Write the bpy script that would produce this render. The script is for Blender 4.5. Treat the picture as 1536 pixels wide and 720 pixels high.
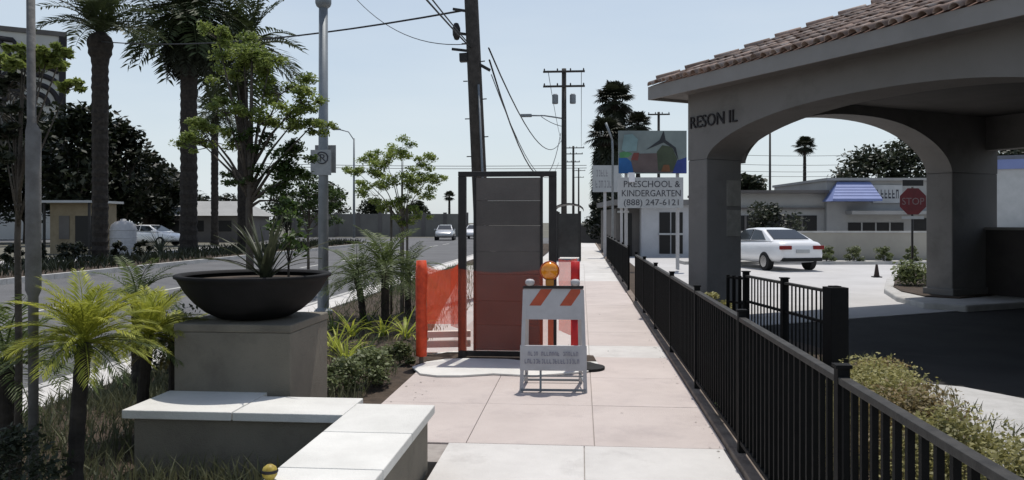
import bpy, math, random
import numpy as np
from mathutils import Vector, Matrix, Euler
R = math.radians
random.seed(7)
rng = np.random.default_rng(7)
for o in list(bpy.data.objects):
    bpy.data.objects.remove(o)
S = bpy.context.scene
COL = S.collection

# ------------------------------------------------------------------ camera
F, CX, HY, CH = 1200.0, 768.0, 333.0, 1.6
YAW = math.atan(104 / F)
cam = bpy.data.cameras.new('camera')
cam.sensor_width = 36; cam.lens = 36 * F / 1536
cam.shift_y = -(360 - HY) / 1536
cam.clip_start = 0.05; cam.clip_end = 3000
cob = bpy.data.objects.new('camera', cam); COL.objects.link(cob)
cob.location = (0, 0, CH); cob.rotation_euler = (R(90), 0, YAW)
S.camera = cob
# ------------------------------------------------------------------ light
SUN = Vector((0.06, 0.30, 0.95)).normalized()
w = bpy.data.worlds.new('World'); S.world = w; w.use_nodes = True
nt = w.node_tree; nt.nodes.clear()
sky = nt.nodes.new('ShaderNodeTexSky'); sky.sky_type = 'NISHITA'; sky.sun_disc = False
sky.sun_elevation = math.asin(SUN.z); sky.sun_rotation = math.atan2(SUN.x, SUN.y)
sky.altitude = 50; sky.air_density = 1.0; sky.dust_density = 1.2; sky.ozone_density = 1.2
bg = nt.nodes.new('ShaderNodeBackground'); bg.inputs[1].default_value = 0.12
wo = nt.nodes.new('ShaderNodeOutputWorld')
# pale summer haze that thickens smoothly towards the horizon all round, with faint thin cloud
tcw = nt.nodes.new('ShaderNodeTexCoord'); sep = nt.nodes.new('ShaderNodeSeparateXYZ'); nt.links.new(tcw.outputs['Generated'], sep.inputs[0])
om = nt.nodes.new('ShaderNodeMath'); om.operation = 'SUBTRACT'; om.inputs[0].default_value = 1.0; om.use_clamp = True; nt.links.new(sep.outputs[2], om.inputs[1])
pw = nt.nodes.new('ShaderNodeMath'); pw.operation = 'POWER'; pw.inputs[1].default_value = 1.6; nt.links.new(om.outputs[0], pw.inputs[0])
mpw = nt.nodes.new('ShaderNodeMapping'); mpw.inputs['Scale'].default_value = (1.2, 1.2, 6.0); nt.links.new(tcw.outputs['Generated'], mpw.inputs[0])
nzw = nt.nodes.new('ShaderNodeTexNoise'); nzw.inputs['Scale'].default_value = 1.8; nzw.inputs['Detail'].default_value = 6; nt.links.new(mpw.outputs[0], nzw.inputs['Vector'])
mrw = nt.nodes.new('ShaderNodeMapRange'); mrw.inputs[1].default_value = 0.35; mrw.inputs[2].default_value = 0.7; mrw.inputs[3].default_value = 0.72; mrw.inputs[4].default_value = 1.0; nt.links.new(nzw.outputs[0], mrw.inputs[0])
mlw = nt.nodes.new('ShaderNodeMath'); mlw.operation = 'MULTIPLY'; mlw.use_clamp = True; nt.links.new(pw.outputs[0], mlw.inputs[0]); nt.links.new(mrw.outputs[0], mlw.inputs[1])
mxw = nt.nodes.new('ShaderNodeMixRGB'); mxw.inputs[2].default_value = (6.2, 6.8, 7.2, 1); nt.links.new(mlw.outputs[0], mxw.inputs[0]); nt.links.new(sky.outputs[0], mxw.inputs[1])
nt.links.new(mxw.outputs[0], bg.inputs[0]); nt.links.new(bg.outputs[0], wo.inputs[0])
sl = bpy.data.lights.new('sun', 'SUN'); sl.energy = 3.6; sl.angle = R(0.7); sl.color = (1.0, 0.955, 0.89)
so = bpy.data.objects.new('sun', sl); COL.objects.link(so)
so.rotation_euler = (-SUN).to_track_quat('-Z', 'Y').to_euler()
S.view_settings.view_transform = 'Standard'; S.view_settings.look = 'None'
S.view_settings.exposure = 0.0; S.view_settings.gamma = 1.0
S.view_settings.use_curve_mapping = False

# ------------------------------------------------------------------ pixel -> place
CA, SA = math.cos(YAW), math.sin(YAW)
def W(u, d, z=0.0): return Vector((u * CA - d * SA, u * SA + d * CA, z))
def G(x, y, z=0.0):
    d = (CH - z) * F / (y - HY); return W((x - CX) / F * d, d, z)
def PD(x, y, d): return W((x - CX) / F * d, d, CH + (HY - y) / F * d)
def GD(x, d, z=0.0): return W((x - CX) / F * d, d, z)

# ------------------------------------------------------------------ materials
MATS = {}
def mat(name, c1, c2=None, scale=3.0, rough=0.8, bump=0.0, bscale=60.0, metal=0.0, spec=0.3, rand=0.0, detail=6.0, coat=0.0, stain=None, world=False):
    if name in MATS: return MATS[name]
    m = bpy.data.materials.new(name); m.use_nodes = True
    t = m.node_tree; n = t.nodes; L = t.links
    b = n['Principled BSDF']
    b.inputs['Roughness'].default_value = rough; b.inputs['Metallic'].default_value = metal
    b.inputs['Specular IOR Level'].default_value = spec
    b.inputs['Coat Weight'].default_value = coat
    c2 = c2 or tuple(x * 0.8 for x in c1)
    if world:
        geo = n.new('ShaderNodeNewGeometry'); co = geo.outputs['Position']
    else:
        tc = n.new('ShaderNodeTexCoord'); co = tc.outputs['Object']
    oi = n.new('ShaderNodeObjectInfo')
    add = n.new('ShaderNodeVectorMath'); add.operation = 'MULTIPLY_ADD'
    if not world:
        cmb = n.new('ShaderNodeCombineXYZ')
        for k in range(3): L.new(oi.outputs['Random'], cmb.inputs[k])
        add.inputs[1].default_value = (37, 37, 37)
        L.new(cmb.outputs[0], add.inputs[0]); L.new(co, add.inputs[2]); co = add.outputs[0]
    nz = n.new('ShaderNodeTexNoise'); nz.inputs['Scale'].default_value = scale; nz.inputs['Detail'].default_value = detail
    nz.inputs['Roughness'].default_value = 0.65
    L.new(co, nz.inputs['Vector'])
    rp = n.new('ShaderNodeValToRGB')
    rp.color_ramp.elements[0].position = 0.33; rp.color_ramp.elements[1].position = 0.68
    rp.color_ramp.elements[0].color = (*c2, 1); rp.color_ramp.elements[1].color = (*c1, 1)
    L.new(nz.outputs[0], rp.inputs[0]); colout = rp.outputs[0]
    if stain:
        n2 = n.new('ShaderNodeTexNoise'); n2.inputs['Scale'].default_value = stain[1]; n2.inputs['Detail'].default_value = 8
        n2.inputs['Roughness'].default_value = 0.7
        L.new(co, n2.inputs['Vector'])
        r2 = n.new('ShaderNodeValToRGB'); r2.color_ramp.elements[0].position = stain[2]; r2.color_ramp.elements[1].position = stain[2] + 0.16
        L.new(n2.outputs[0], r2.inputs[0])
        mx = n.new('ShaderNodeMixRGB'); mx.blend_type = 'MIX'; mx.inputs[2].default_value = (*stain[0], 1)
        ml = n.new('ShaderNodeMath'); ml.operation = 'MULTIPLY'; ml.inputs[1].default_value = stain[3]
        L.new(r2.outputs[0], ml.inputs[0]); L.new(ml.outputs[0], mx.inputs[0]); L.new(colout, mx.inputs[1]); colout = mx.outputs[0]
    if rand:
        hs = n.new('ShaderNodeHueSaturation')
        mr = n.new('ShaderNodeMapRange'); mr.inputs[3].default_value = 1 - rand; mr.inputs[4].default_value = 1 + rand
        L.new(oi.outputs['Random'], mr.inputs[0]); L.new(mr.outputs[0], hs.inputs['Value']); L.new(colout, hs.inputs['Color']); colout = hs.outputs[0]
    L.new(colout, b.inputs['Base Color'])
    if bump:
        nb = n.new('ShaderNodeTexNoise'); nb.inputs['Scale'].default_value = bscale; nb.inputs['Detail'].default_value = 5
        L.new(co, nb.inputs['Vector'])
        bp = n.new('ShaderNodeBump'); bp.inputs['Strength'].default_value = bump; bp.inputs['Distance'].default_value = 0.02
        L.new(nb.outputs[0], bp.inputs['Height']); L.new(bp.outputs[0], b.inputs['Normal'])
    MATS[name] = m
    return m
def leafmat(name, c1, c2, scale=2.5, trans=0.35, rough=0.55, rand=0.15):
    if name in MATS: return MATS[name]
    m = bpy.data.materials.new(name); m.use_nodes = True
    t = m.node_tree; n = t.nodes; L = t.links
    b = n['Principled BSDF']; b.inputs['Roughness'].default_value = rough; b.inputs['Specular IOR Level'].default_value = 0.35
    geo = n.new('ShaderNodeNewGeometry')
    nz = n.new('ShaderNodeTexNoise'); nz.inputs['Scale'].default_value = scale; nz.inputs['Detail'].default_value = 8; nz.inputs['Roughness'].default_value = 0.8
    L.new(geo.outputs['Position'], nz.inputs['Vector'])
    rp = n.new('ShaderNodeValToRGB'); rp.color_ramp.elements[0].position = 0.36; rp.color_ramp.elements[1].position = 0.64
    rp.color_ramp.elements[0].color = (*c2, 1); rp.color_ramp.elements[1].color = (*c1, 1)
    L.new(nz.outputs[0], rp.inputs[0])
    oi = n.new('ShaderNodeObjectInfo'); hs = n.new('ShaderNodeHueSaturation')
    mr = n.new('ShaderNodeMapRange'); mr.inputs[3].default_value = 1 - rand; mr.inputs[4].default_value = 1 + rand
    L.new(oi.outputs['Random'], mr.inputs[0]); L.new(mr.outputs[0], hs.inputs['Value']); L.new(rp.outputs[0], hs.inputs['Color'])
    L.new(hs.outputs[0], b.inputs['Base Color'])
    tr = n.new('ShaderNodeBsdfTranslucent'); L.new(hs.outputs[0], tr.inputs[0])
    mx = n.new('ShaderNodeMixShader'); mx.inputs[0].default_value = trans
    L.new(b.outputs[0], mx.inputs[1]); L.new(tr.outputs[0], mx.inputs[2])
    L.new(mx.outputs[0], n['Material Output'].inputs[0])
    MATS[name] = m
    return m
def netmat(name, c, cover):
    m = bpy.data.materials.new(name); m.use_nodes = True
    t = m.node_tree; n = t.nodes; L = t.links
    d = n.new('ShaderNodeBsdfDiffuse'); d.inputs[0].default_value = (*c, 1)
    tl = n.new('ShaderNodeBsdfTranslucent'); tl.inputs[0].default_value = (*c, 1)
    ms = n.new('ShaderNodeMixShader'); ms.inputs[0].default_value = 0.5
    L.new(d.outputs[0], ms.inputs[1]); L.new(tl.outputs[0], ms.inputs[2])
    tp = n.new('ShaderNodeBsdfTransparent')
    mx = n.new('ShaderNodeMixShader'); mx.inputs[0].default_value = cover
    L.new(tp.outputs[0], mx.inputs[1]); L.new(ms.outputs[0], mx.inputs[2]); L.new(mx.outputs[0], n['Material Output'].inputs[0])
    n.remove(n['Principled BSDF'])
    return m
M_side = mat('concrete_pale', (0.62, 0.60, 0.57), (0.52, 0.50, 0.475), 1.6, 0.9, 0.25, 90, rand=0.05, stain=((0.36, 0.34, 0.32), 2.2, 0.54, 0.42))
M_pink = mat('concrete_pink', (0.54, 0.475, 0.44), (0.47, 0.41, 0.38), 1.6, 0.9, 0.25, 90, rand=0.05, stain=((0.36, 0.31, 0.30), 2.0, 0.53, 0.42))
M_joint = mat('joint_dirt', (0.38, 0.345, 0.315), (0.26, 0.235, 0.215), 8, 0.95)
M_lot = mat('lot_concrete', (0.50, 0.49, 0.48), (0.42, 0.41, 0.40), 0.6, 0.9, 0.2, 40, stain=((0.24, 0.23, 0.23), 0.9, 0.6, 0.4))
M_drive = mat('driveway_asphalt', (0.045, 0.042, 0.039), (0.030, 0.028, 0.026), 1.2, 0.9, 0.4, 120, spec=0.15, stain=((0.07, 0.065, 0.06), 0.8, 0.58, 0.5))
M_asph = mat('asphalt', (0.135, 0.135, 0.138), (0.10, 0.10, 0.103), 0.5, 0.85, 0.4, 120, stain=((0.15, 0.15, 0.15), 0.35, 0.56, 0.6))
M_kerb = mat('kerb_concrete', (0.52, 0.51, 0.49), (0.38, 0.37, 0.35), 3, 0.9, 0.3, 60, rand=0.06, stain=((0.2, 0.19, 0.18), 3, 0.6, 0.5))
M_soil = mat('soil', (0.085, 0.062, 0.045), (0.04, 0.03, 0.022), 5, 0.95, 0.9, 18)
M_terr = mat('dry_ground', (0.16, 0.15, 0.12), (0.09, 0.09, 0.07), 0.08, 0.95, 0.3, 2)
M_wall = mat('planter_stucco', (0.215, 0.195, 0.158), (0.165, 0.15, 0.122), 2.2, 0.92, 0.45, 140, stain=((0.11, 0.098, 0.08), 1.9, 0.52, 0.6))
M_cap = mat('cap_stone', (0.68, 0.67, 0.63), (0.57, 0.56, 0.525), 2.5, 0.85, 0.2, 90, rand=0.05, stain=((0.40, 0.38, 0.34), 2.6, 0.62, 0.45))
M_bowl = mat('bowl_black', (0.016, 0.015, 0.016), (0.010, 0.010, 0.010), 5, 0.75, 0.12, 90, spec=0.15)
M_iron = mat('iron_black', (0.009, 0.009, 0.009), (0.006, 0.006, 0.006), 12, 0.7, 0.1, 120, spec=0.12)
M_rail = mat('rail_worn', (0.05, 0.047, 0.042), (0.018, 0.017, 0.016), 14, 0.6, 0.1, 120, spec=0.25)
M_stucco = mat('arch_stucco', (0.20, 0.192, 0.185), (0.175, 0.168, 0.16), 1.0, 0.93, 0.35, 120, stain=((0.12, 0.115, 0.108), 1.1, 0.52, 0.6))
M_fascia = mat('fascia', (0.27, 0.26, 0.25), (0.23, 0.22, 0.21), 1.5, 0.85)
M_darkw = mat('shade_dark_wall', (0.05, 0.045, 0.042), (0.035, 0.03, 0.03), 2, 0.8)  # deep shade under the canopy put into the wall colour
M_tile = mat('clay_tile', (0.31, 0.225, 0.185), (0.20, 0.14, 0.115), 2.5, 0.85, 0.25, 60, rand=0.35, stain=((0.46, 0.42, 0.39), 2.0, 0.50, 0.7))
M_letter = mat('letter_dark', (0.025, 0.022, 0.025), (0.018, 0.016, 0.018), 6, 0.6)
M_wood = mat('pole_wood', (0.075, 0.068, 0.062), (0.04, 0.037, 0.034), 9, 0.85, 0.6, 30)
M_steel = mat('galv_steel', (0.24, 0.26, 0.275), (0.18, 0.20, 0.215), 5, 0.5, 0.05, 60, metal=0.3)
M_white = mat('white_metal', (0.50, 0.49, 0.49), (0.42, 0.41, 0.41), 6, 0.55, stain=((0.40, 0.38, 0.36), 6, 0.62, 0.5))
M_wire = mat('cable_black', (0.03, 0.03, 0.033), (0.02, 0.02, 0.022), 5, 0.6)
M_dark = mat('dark_steel', (0.03, 0.028, 0.027), (0.018, 0.017, 0.017), 7, 0.5, 0.1, 80)
M_panel = mat('brown_board', (0.12, 0.108, 0.10), (0.092, 0.083, 0.078), 2.0, 0.7, 0.15, 40, rand=0.16)
M_or = mat('orange_plastic', (0.80, 0.11, 0.03), (0.65, 0.07, 0.02), 8, 0.5)
M_red = mat('red_plastic', (0.62, 0.03, 0.03), (0.5, 0.02, 0.02), 8, 0.45)
M_stripe = mat('orange_stripe', (0.50, 0.10, 0.045), (0.38, 0.075, 0.035), 9, 0.5)
M_amber = mat('amber_lens', (0.85, 0.32, 0.015), (0.65, 0.2, 0.01), 12, 0.15, spec=0.6, coat=0.5)
M_rub = mat('black_rubber', (0.02, 0.02, 0.02), (0.012, 0.012, 0.012), 9, 0.8)
M_lumber = mat('pale_lumber', (0.82, 0.76, 0.68), (0.74, 0.67, 0.58), 5, 0.8)
M_car = mat('car_white', (0.80, 0.80, 0.80), (0.77, 0.77, 0.77), 2, 0.3, spec=0.5, coat=0.6)
M_carg = mat('car_silver', (0.42, 0.43, 0.44), (0.40, 0.41, 0.42), 2, 0.3, spec=0.5, coat=0.6, metal=0.4)
M_glass = mat('dark_glass', (0.018, 0.022, 0.025), (0.012, 0.015, 0.017), 2, 0.06, spec=0.6)
M_chrome = mat('chrome', (0.5, 0.5, 0.5), (0.42, 0.42, 0.42), 4, 0.2, metal=0.9)
M_lamp = mat('lamp_red', (0.25, 0.012, 0.012), (0.16, 0.01, 0.01), 6, 0.2, coat=0.5)
M_head = mat('lamp_clear', (0.7, 0.7, 0.7), (0.55, 0.55, 0.55), 6, 0.12, coat=0.5)
M_tan = mat('tan_wall', (0.40, 0.375, 0.325), (0.34, 0.315, 0.275), 0.8, 0.92, 0.3, 60, stain=((0.2, 0.18, 0.16), 0.7, 0.6, 0.5))
M_blue = mat('blue_roof', (0.20, 0.25, 0.46), (0.17, 0.21, 0.40), 1.5, 0.55)
M_bld = mat('grey_render', (0.36, 0.36, 0.35), (0.30, 0.30, 0.29), 0.7, 0.9, stain=((0.2, 0.2, 0.19), 0.6, 0.6, 0.4))
M_bldd = mat('dark_render', (0.15, 0.14, 0.13), (0.11, 0.10, 0.095), 0.7, 0.9)
M_roofg = mat('grey_roof', (0.22, 0.215, 0.21), (0.17, 0.165, 0.16), 2, 0.9)
M_open = mat('opening_dark', (0.012, 0.012, 0.013), (0.01, 0.01, 0.01), 2, 0.4)
M_signw = mat('sign_white', (0.46, 0.47, 0.47), (0.40, 0.41, 0.41), 3, 0.6, stain=((0.4, 0.4, 0.38), 2, 0.62, 0.5))
M_print = mat('sign_print', (0.09, 0.09, 0.10), (0.035, 0.035, 0.045), 6, 0.7)
M_trunk = mat('bark', (0.10, 0.085, 0.07), (0.05, 0.042, 0.035), 9, 0.95, 0.9, 26)
M_ptrunk = mat('palm_bark', (0.05, 0.042, 0.035), (0.02, 0.017, 0.015), 7, 0.95, 1.0, 14)
M_young = mat('young_bark', (0.22, 0.20, 0.18), (0.13, 0.12, 0.10), 14, 0.9, 0.5, 40)
M_stake = mat('stake_wood', (0.13, 0.11, 0.09), (0.08, 0.07, 0.055), 9, 0.9)
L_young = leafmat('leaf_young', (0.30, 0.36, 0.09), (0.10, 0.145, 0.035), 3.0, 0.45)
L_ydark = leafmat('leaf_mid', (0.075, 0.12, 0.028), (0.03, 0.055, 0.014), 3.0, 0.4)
L_dark = leafmat('leaf_dark', (0.022, 0.030, 0.012), (0.009, 0.012, 0.006), 0.9, 0.2)
L_dark2 = leafmat('leaf_dark_grey', (0.045, 0.055, 0.03), (0.017, 0.022, 0.012), 0.9, 0.2)
L_palm = leafmat('palm_green', (0.065, 0.085, 0.03), (0.03, 0.042, 0.016), 1.5, 0.25)
L_palmd = leafmat('palm_dark', (0.035, 0.04, 0.02), (0.015, 0.018, 0.01), 1.0, 0.15)
L_dead = leafmat('palm_dead', (0.075, 0.065, 0.045), (0.035, 0.03, 0.02), 1.2, 0.15)
L_pyg = leafmat('pygmy_frond', (0.50, 0.50, 0.07), (0.22, 0.26, 0.04), 4.0, 0.45)
L_pygd = leafmat('pygmy_frond_dark', (0.15, 0.19, 0.06), (0.06, 0.085, 0.03), 4.0, 0.4)
L_pygo = leafmat('pygmy_frond_old', (0.23, 0.17, 0.04), (0.11, 0.09, 0.025), 4.0, 0.35)
L_strap = leafmat('strap_yellow', (0.55, 0.55, 0.08), (0.22, 0.30, 0.04), 6, 0.4)
L_yucca = leafmat('yucca_leaf', (0.09, 0.10, 0.06), (0.045, 0.055, 0.03), 8, 0.2)
L_hedge = leafmat('hedge_leaf', (0.42, 0.38, 0.14), (0.15, 0.15, 0.055), 7, 0.35)
L_hedge2 = leafmat('hedge_leaf_rust', (0.32, 0.23, 0.10), (0.13, 0.11, 0.045), 9, 0.3)
L_grass = leafmat('ground_grass', (0.20, 0.20, 0.11), (0.06, 0.07, 0.035), 5, 0.25)
L_shrub = leafmat('shrub_leaf', (0.19, 0.22, 0.09), (0.07, 0.09, 0.035), 5, 0.3)

# ------------------------------------------------------------------ mesh builder
class MB:
    def __init__(s): s.v = []; s.f = []
    def add(s, vs, fs):
        k = len(s.v); s.v += [tuple(p) for p in vs]; s.f += [tuple(i + k for i in f) for f in fs]; return s
    def box(s, x0, x1, y0, y1, z0, z1):
        return s.add([(x0,y0,z0),(x1,y0,z0),(x1,y1,z0),(x0,y1,z0),(x0,y0,z1),(x1,y0,z1),(x1,y1,z1),(x0,y1,z1)],
                     [(3,2,1,0),(4,5,6,7),(0,1,5,4),(1,2,6,5),(2,3,7,6),(3,0,4,7)])
    def hexa(s, p):  # 8 points, bottom ring then top ring
        return s.add(p, [(3,2,1,0),(4,5,6,7),(0,1,5,4),(1,2,6,5),(2,3,7,6),(3,0,4,7)])
    def bar(s, a, b, w, h=None, up=(0,0,1)):
        a, b = Vector(a), Vector(b); h = h or w; d = (b - a).normalized(); up = Vector(up)
        if abs(d.dot(up)) > 0.98: up = Vector((0, 1, 0))
        x = d.cross(up).normalized() * w / 2; y = x.cross(d).normalized() * h / 2
        return s.hexa([a-x-y, a+x-y, a+x+y, a-x+y, b-x-y, b+x-y, b+x+y, b-x+y])
    def tube(s, pts, rs, n=8, cap=True):
        pts = [Vector(p) for p in pts]
        if not isinstance(rs, (list, tuple)): rs = [rs] * len(pts)
        k0 = len(s.v); ref = Vector((0.31, 0.95, 0.07))
        for i, p in enumerate(pts):
            d = (pts[min(i+1, len(pts)-1)] - pts[max(i-1, 0)]).normalized()
            x = d.cross(ref)
            if x.length < 0.05: x = d.cross(Vector((1, 0, 0)))
            x.normalize(); y = d.cross(x)
            for j in range(n):
                a = 2 * math.pi * j / n
                s.v.append(tuple(p + (x * math.cos(a) + y * math.sin(a)) * rs[i]))
        for i in range(len(pts) - 1):
            for j in range(n):
                a, b = k0 + i*n + j, k0 + i*n + (j+1) % n
                s.f.append((a, b, b + n, a + n))
        if cap:
            s.f.append(tuple(k0 + j for j in reversed(range(n)))); s.f.append(tuple(k0 + (len(pts)-1)*n + j for j in range(n)))
        return s
    def lathe(s, prof, n=32, c=(0,0,0)):
        k0 = len(s.v)
        for r, z in prof:
            for j in range(n):
                a = 2*math.pi*j/n; s.v.append((c[0]+r*math.cos(a), c[1]+r*math.sin(a), c[2]+z))
        for i in range(len(prof)-1):
            for j in range(n):
                a, b = k0+i*n+j, k0+i*n+(j+1) % n; s.f.append((a, b, b+n, a+n))
        return s
    def prism(s, poly, z0, z1):
        n = len(poly)
        return s.add([(x,y,z0) for x,y in poly]+[(x,y,z1) for x,y in poly],
                     [tuple(reversed(range(n))), tuple(range(n, 2*n))]+[(i,(i+1)%n,(i+1)%n+n,i+n) for i in range(n)])
    def mesh(s, name, m, smooth=False):
        me = bpy.data.meshes.new(name); me.from_pydata(s.v, [], s.f); me.update()
        if m: me.materials.append(m)
        if smooth: me.polygons.foreach_set('use_smooth', [True]*len(me.polygons))
        return me
    def build(s, name, m, parent=None, loc=(0,0,0), rz=0.0, smooth=False, bevel=0.0):
        return link(name, s.mesh(name, m, smooth), parent, loc, (0,0,rz), bevel)
def link(name, me, parent=None, loc=(0,0,0), rot=(0,0,0), bevel=0.0, scale=None):
    o = bpy.data.objects.new(name, me); COL.objects.link(o); o.location = loc; o.rotation_euler = rot
    if scale is not None: o.scale = (scale,)*3 if isinstance(scale, (int, float)) else scale
    if parent is not None: o.parent = parent
    if bevel:
        b = o.modifiers.new('bevel', 'BEVEL'); b.width = bevel; b.segments = 2; b.limit_method = 'ANGLE'
    return o
def tag(o, label, cat, group=None, kind=None):
    if label: o['label'] = label
    if cat: o['category'] = cat
    if group: o['group'] = group
    if kind: o['kind'] = kind
    return o
def struct(o, label, cat=None, kind='structure'):
    o['label'] = label; o['kind'] = kind
    if cat: o['category'] = cat
    return o
def thing(name, label, cat, loc=(0,0,0), rz=0.0, group=None):
    o = bpy.data.objects.new(name, None); COL.objects.link(o); o.location = loc; o.rotation_euler = (0,0,rz)
    o.empty_display_size = 0.2
    return tag(o, label, cat, group)
def text(name, body, size, m, parent, loc, rot, ext=0.004, align='LEFT', width=None):
    c = bpy.data.curves.new(name, 'FONT'); c.body = body; c.size = size; c.extrude = ext; c.align_x = align; c.resolution_u = 3
    o = bpy.data.objects.new(name, c); COL.objects.link(o); o.location = loc; o.rotation_euler = rot
    o.parent = parent; c.materials.append(m)
    if width:
        bpy.context.view_layer.update()
        k = width / o.dimensions.x if o.dimensions.x > 0 else 1.0
    else: k = 1.0
    bpy.context.view_layer.update()
    me = bpy.data.meshes.new_from_object(o.evaluated_get(bpy.context.evaluated_depsgraph_get()))
    bpy.data.objects.remove(o); bpy.data.curves.remove(c)
    me.materials.clear(); me.materials.append(m); me.name = name
    o = link(name, me, parent, loc, rot, 0, (k, 1, 1)); o['kind'] = 'stuff'
    return o
def leafcloud(name, blobs, size, m, parent=None, loc=(0,0,0), asp=0.55, up=0.4, shell=0.5):
    P = []
    for (cx, cy, cz, rx, ry, rz_, n) in blobs:
        v = rng.normal(size=(n, 3)); v /= np.linalg.norm(v, axis=1)[:, None]
        r = rng.random(n) ** shell
        P.append(np.array([cx, cy, cz]) + v * r[:, None] * np.array([rx, ry, rz_]))
    P = np.concatenate(P); n = len(P)
    a = rng.normal(size=(n, 3)); a[:, 2] *= (1 - up); a /= np.linalg.norm(a, axis=1)[:, None]
    b = np.cross(a, rng.normal(size=(n, 3)) * 0.5 + np.array([0, 0, 1.0])); b /= np.linalg.norm(b, axis=1)[:, None]
    L = size * (0.6 + 0.8 * rng.random(n))[:, None]
    V = np.empty((n, 4, 3)); V[:, 0] = P - a*L*0.5; V[:, 1] = P + b*L*asp*0.5; V[:, 2] = P + a*L*0.5; V[:, 3] = P - b*L*asp*0.5
    return link(name, rawquads(name, V.reshape(-1, 3), m), parent, loc)
def rawquads(name, V, m):
    n = len(V) // 4
    me = bpy.data.meshes.new(name); me.vertices.add(4*n); me.vertices.foreach_set('co', V.astype(np.float32).ravel())
    me.loops.add(4*n); me.loops.foreach_set('vertex_index', np.arange(4*n, dtype=np.int32))
    me.polygons.add(n); me.polygons.foreach_set('loop_start', np.arange(0, 4*n, 4, dtype=np.int32))
    me.materials.append(m); me.update(calc_edges=True); me.validate()
    return me

# ------------------------------------------------------------------ ground, roads, pavements
o = MB().add([(-900,-300,-0.19),(900,-300,-0.19),(900,1500,-0.19),(-900,1500,-0.19)], [(0,1,2,3)]).build('ground', M_terr)
struct(o, 'wide dry open ground reaching to the horizon')
o = MB().box(-15.95, -5.3, -30, 96, -0.18, -0.14).build('road', M_asph); struct(o, 'grey asphalt street running away on the left')
o = MB().box(-80, 60, 63, 88, -0.178, -0.136).build('cross_street', M_asph); struct(o, 'grey asphalt cross street at the far end')
road = bpy.data.objects['road']
lm = mat('lane_paint', (0.55, 0.54, 0.50), (0.4, 0.4, 0.37), 4, 0.8)
me = MB().box(-0.06, 0.06, -1.5, 1.5, 0, 0.004).mesh('lane_dash', lm)
for k in range(12): link('lane_dash', me, road, (-10.6, 5 + k*5.2, -0.138))
# sidewalk: bed course and separate concrete panels
sw = MB().prism([(-0.96,-8),(1.02,-8),(1.02,62.5),(-1.76,62.5),(-1.76,5.32),(-0.96,5.32)], -0.19, -0.014).build('sidewalk', M_joint)
struct(sw, 'concrete sidewalk with pale and pink sections running straight ahead')
def panel_mesh(wx, wy, m, nm='slab'):
    g = 0.0025; c = 0.003
    x, y = wx/2 - g, wy/2 - g
    return MB().add([(-x,-y,-0.013),(x,-y,-0.013),(x,y,-0.013),(-x,y,-0.013),(-x,-y,-c),(x,-y,-c),(x,y,-c),(-x,y,-c),(-x+c,-y+c,0),(x-c,-y+c,0),(x-c,y-c,0),(-x+c,y-c,0)],
        [(0,1,5,4),(1,2,6,5),(2,3,7,6),(3,0,4,7),(4,5,9,8),(5,6,10,9),(6,7,11,10),(7,4,8,11),(8,9,10,11)]).mesh(nm, m)
meN = panel_mesh(0.98, 1.45, M_side); 
for j in range(6):
    for i in range(2): link('slab', meN, sw, (-0.47 + i*0.98, 5.02 - j*1.45, random.uniform(-.001, .001)))
rows = []
y = 5.745
while y < 30:
    m = M_pink if (y < 9.2 or 10.4 < y < 21) else M_side
    ln = 0.9 if m is M_side and 9 < y < 11 else 1.26
    rows.append((y, ln, m)); y += ln
pm = {}
for (y, ln, m) in rows:
    for i in range(3):
        k = (ln, m.name)
        if k not in pm: pm[k] = panel_mesh(2.78/3, ln, m)
        link('slab', pm[k], sw, (-1.76 + 2.78/3*(i+.5), y + ln/2, random.uniform(-.0012, .0012)))
yend = rows[-1][0] + rows[-1][1]
meF = panel_mesh(2.78, 3.0, M_side)
yy = yend
while yy < 60: link('slab', meF, sw, (-0.37, yy + 1.5, 0)); yy += 3.0
# planting bed and kerbs on the near side
bed = MB()
nx, ny = 40, 120
for iy in range(ny+1):
    for ix in range(nx+1):
        X = -4.62 + (4.62-1.76)*ix/nx; Y = -4 + 64*iy/ny
        bed.v.append((X, Y, -0.035 + random.uniform(0, 0.03)))
for iy in range(ny):
    for ix in range(nx):
        a = iy*(nx+1)+ix; bed.f.append((a, a+1, a+nx+2, a+nx+1))
struct(bed.build('planting_bed', M_soil), 'dark soil planting bed between sidewalk and kerb')
b2 = MB().box(-1.757, -1.3, -4, 5.0, -0.15, -0.02).build('planting_bed', M_soil); struct(b2, 'strip of dark soil in front of the low wall')
kw = MB().box(-5.14, -4.62, -6, 60, -0.19, -0.002).build('kerb_walk', M_joint); struct(kw, 'narrow pale concrete strip beside the near kerb')
me = panel_mesh(0.52, 1.2, M_side)
for k in range(40): link('slab', me, kw, (-4.88, -3 + k*1.2, 0.014))
kb = MB().box(-5.29, -5.145, -6, 60, -0.19, -0.02).build('kerb', M_joint); struct(kb, 'near concrete kerb along the street')
me = MB().add([(-.072,-.745,-.17),(.072,-.745,-.17),(.072,.745,-.17),(-.072,.745,-.17),(-.05,-.745,.022),(.072,-.745,.022),(.072,.745,.022),(-.05,.745,.022)],
              [(4,5,6,7),(0,1,5,4),(2,3,7,6),(3,0,4,7),(1,2,6,5)]).mesh('kerb_stone', M_kerb)
for k in range(32): link('kerb_stone', me, kb, (-5.222, -4 + k*1.5, 0))
fk = MB().box(-16.13, -15.96, -20, 62, -0.19, -0.02).build('kerb', M_joint); struct(fk, 'far concrete kerb across the street')
me2 = MB().box(-.09, .09, -.99, .99, -.17, .022).mesh('kerb_stone', M_kerb)
for k in range(36): link('kerb_stone', me2, fk, (-16.04, -8 + k*2.0, 0))
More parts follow.
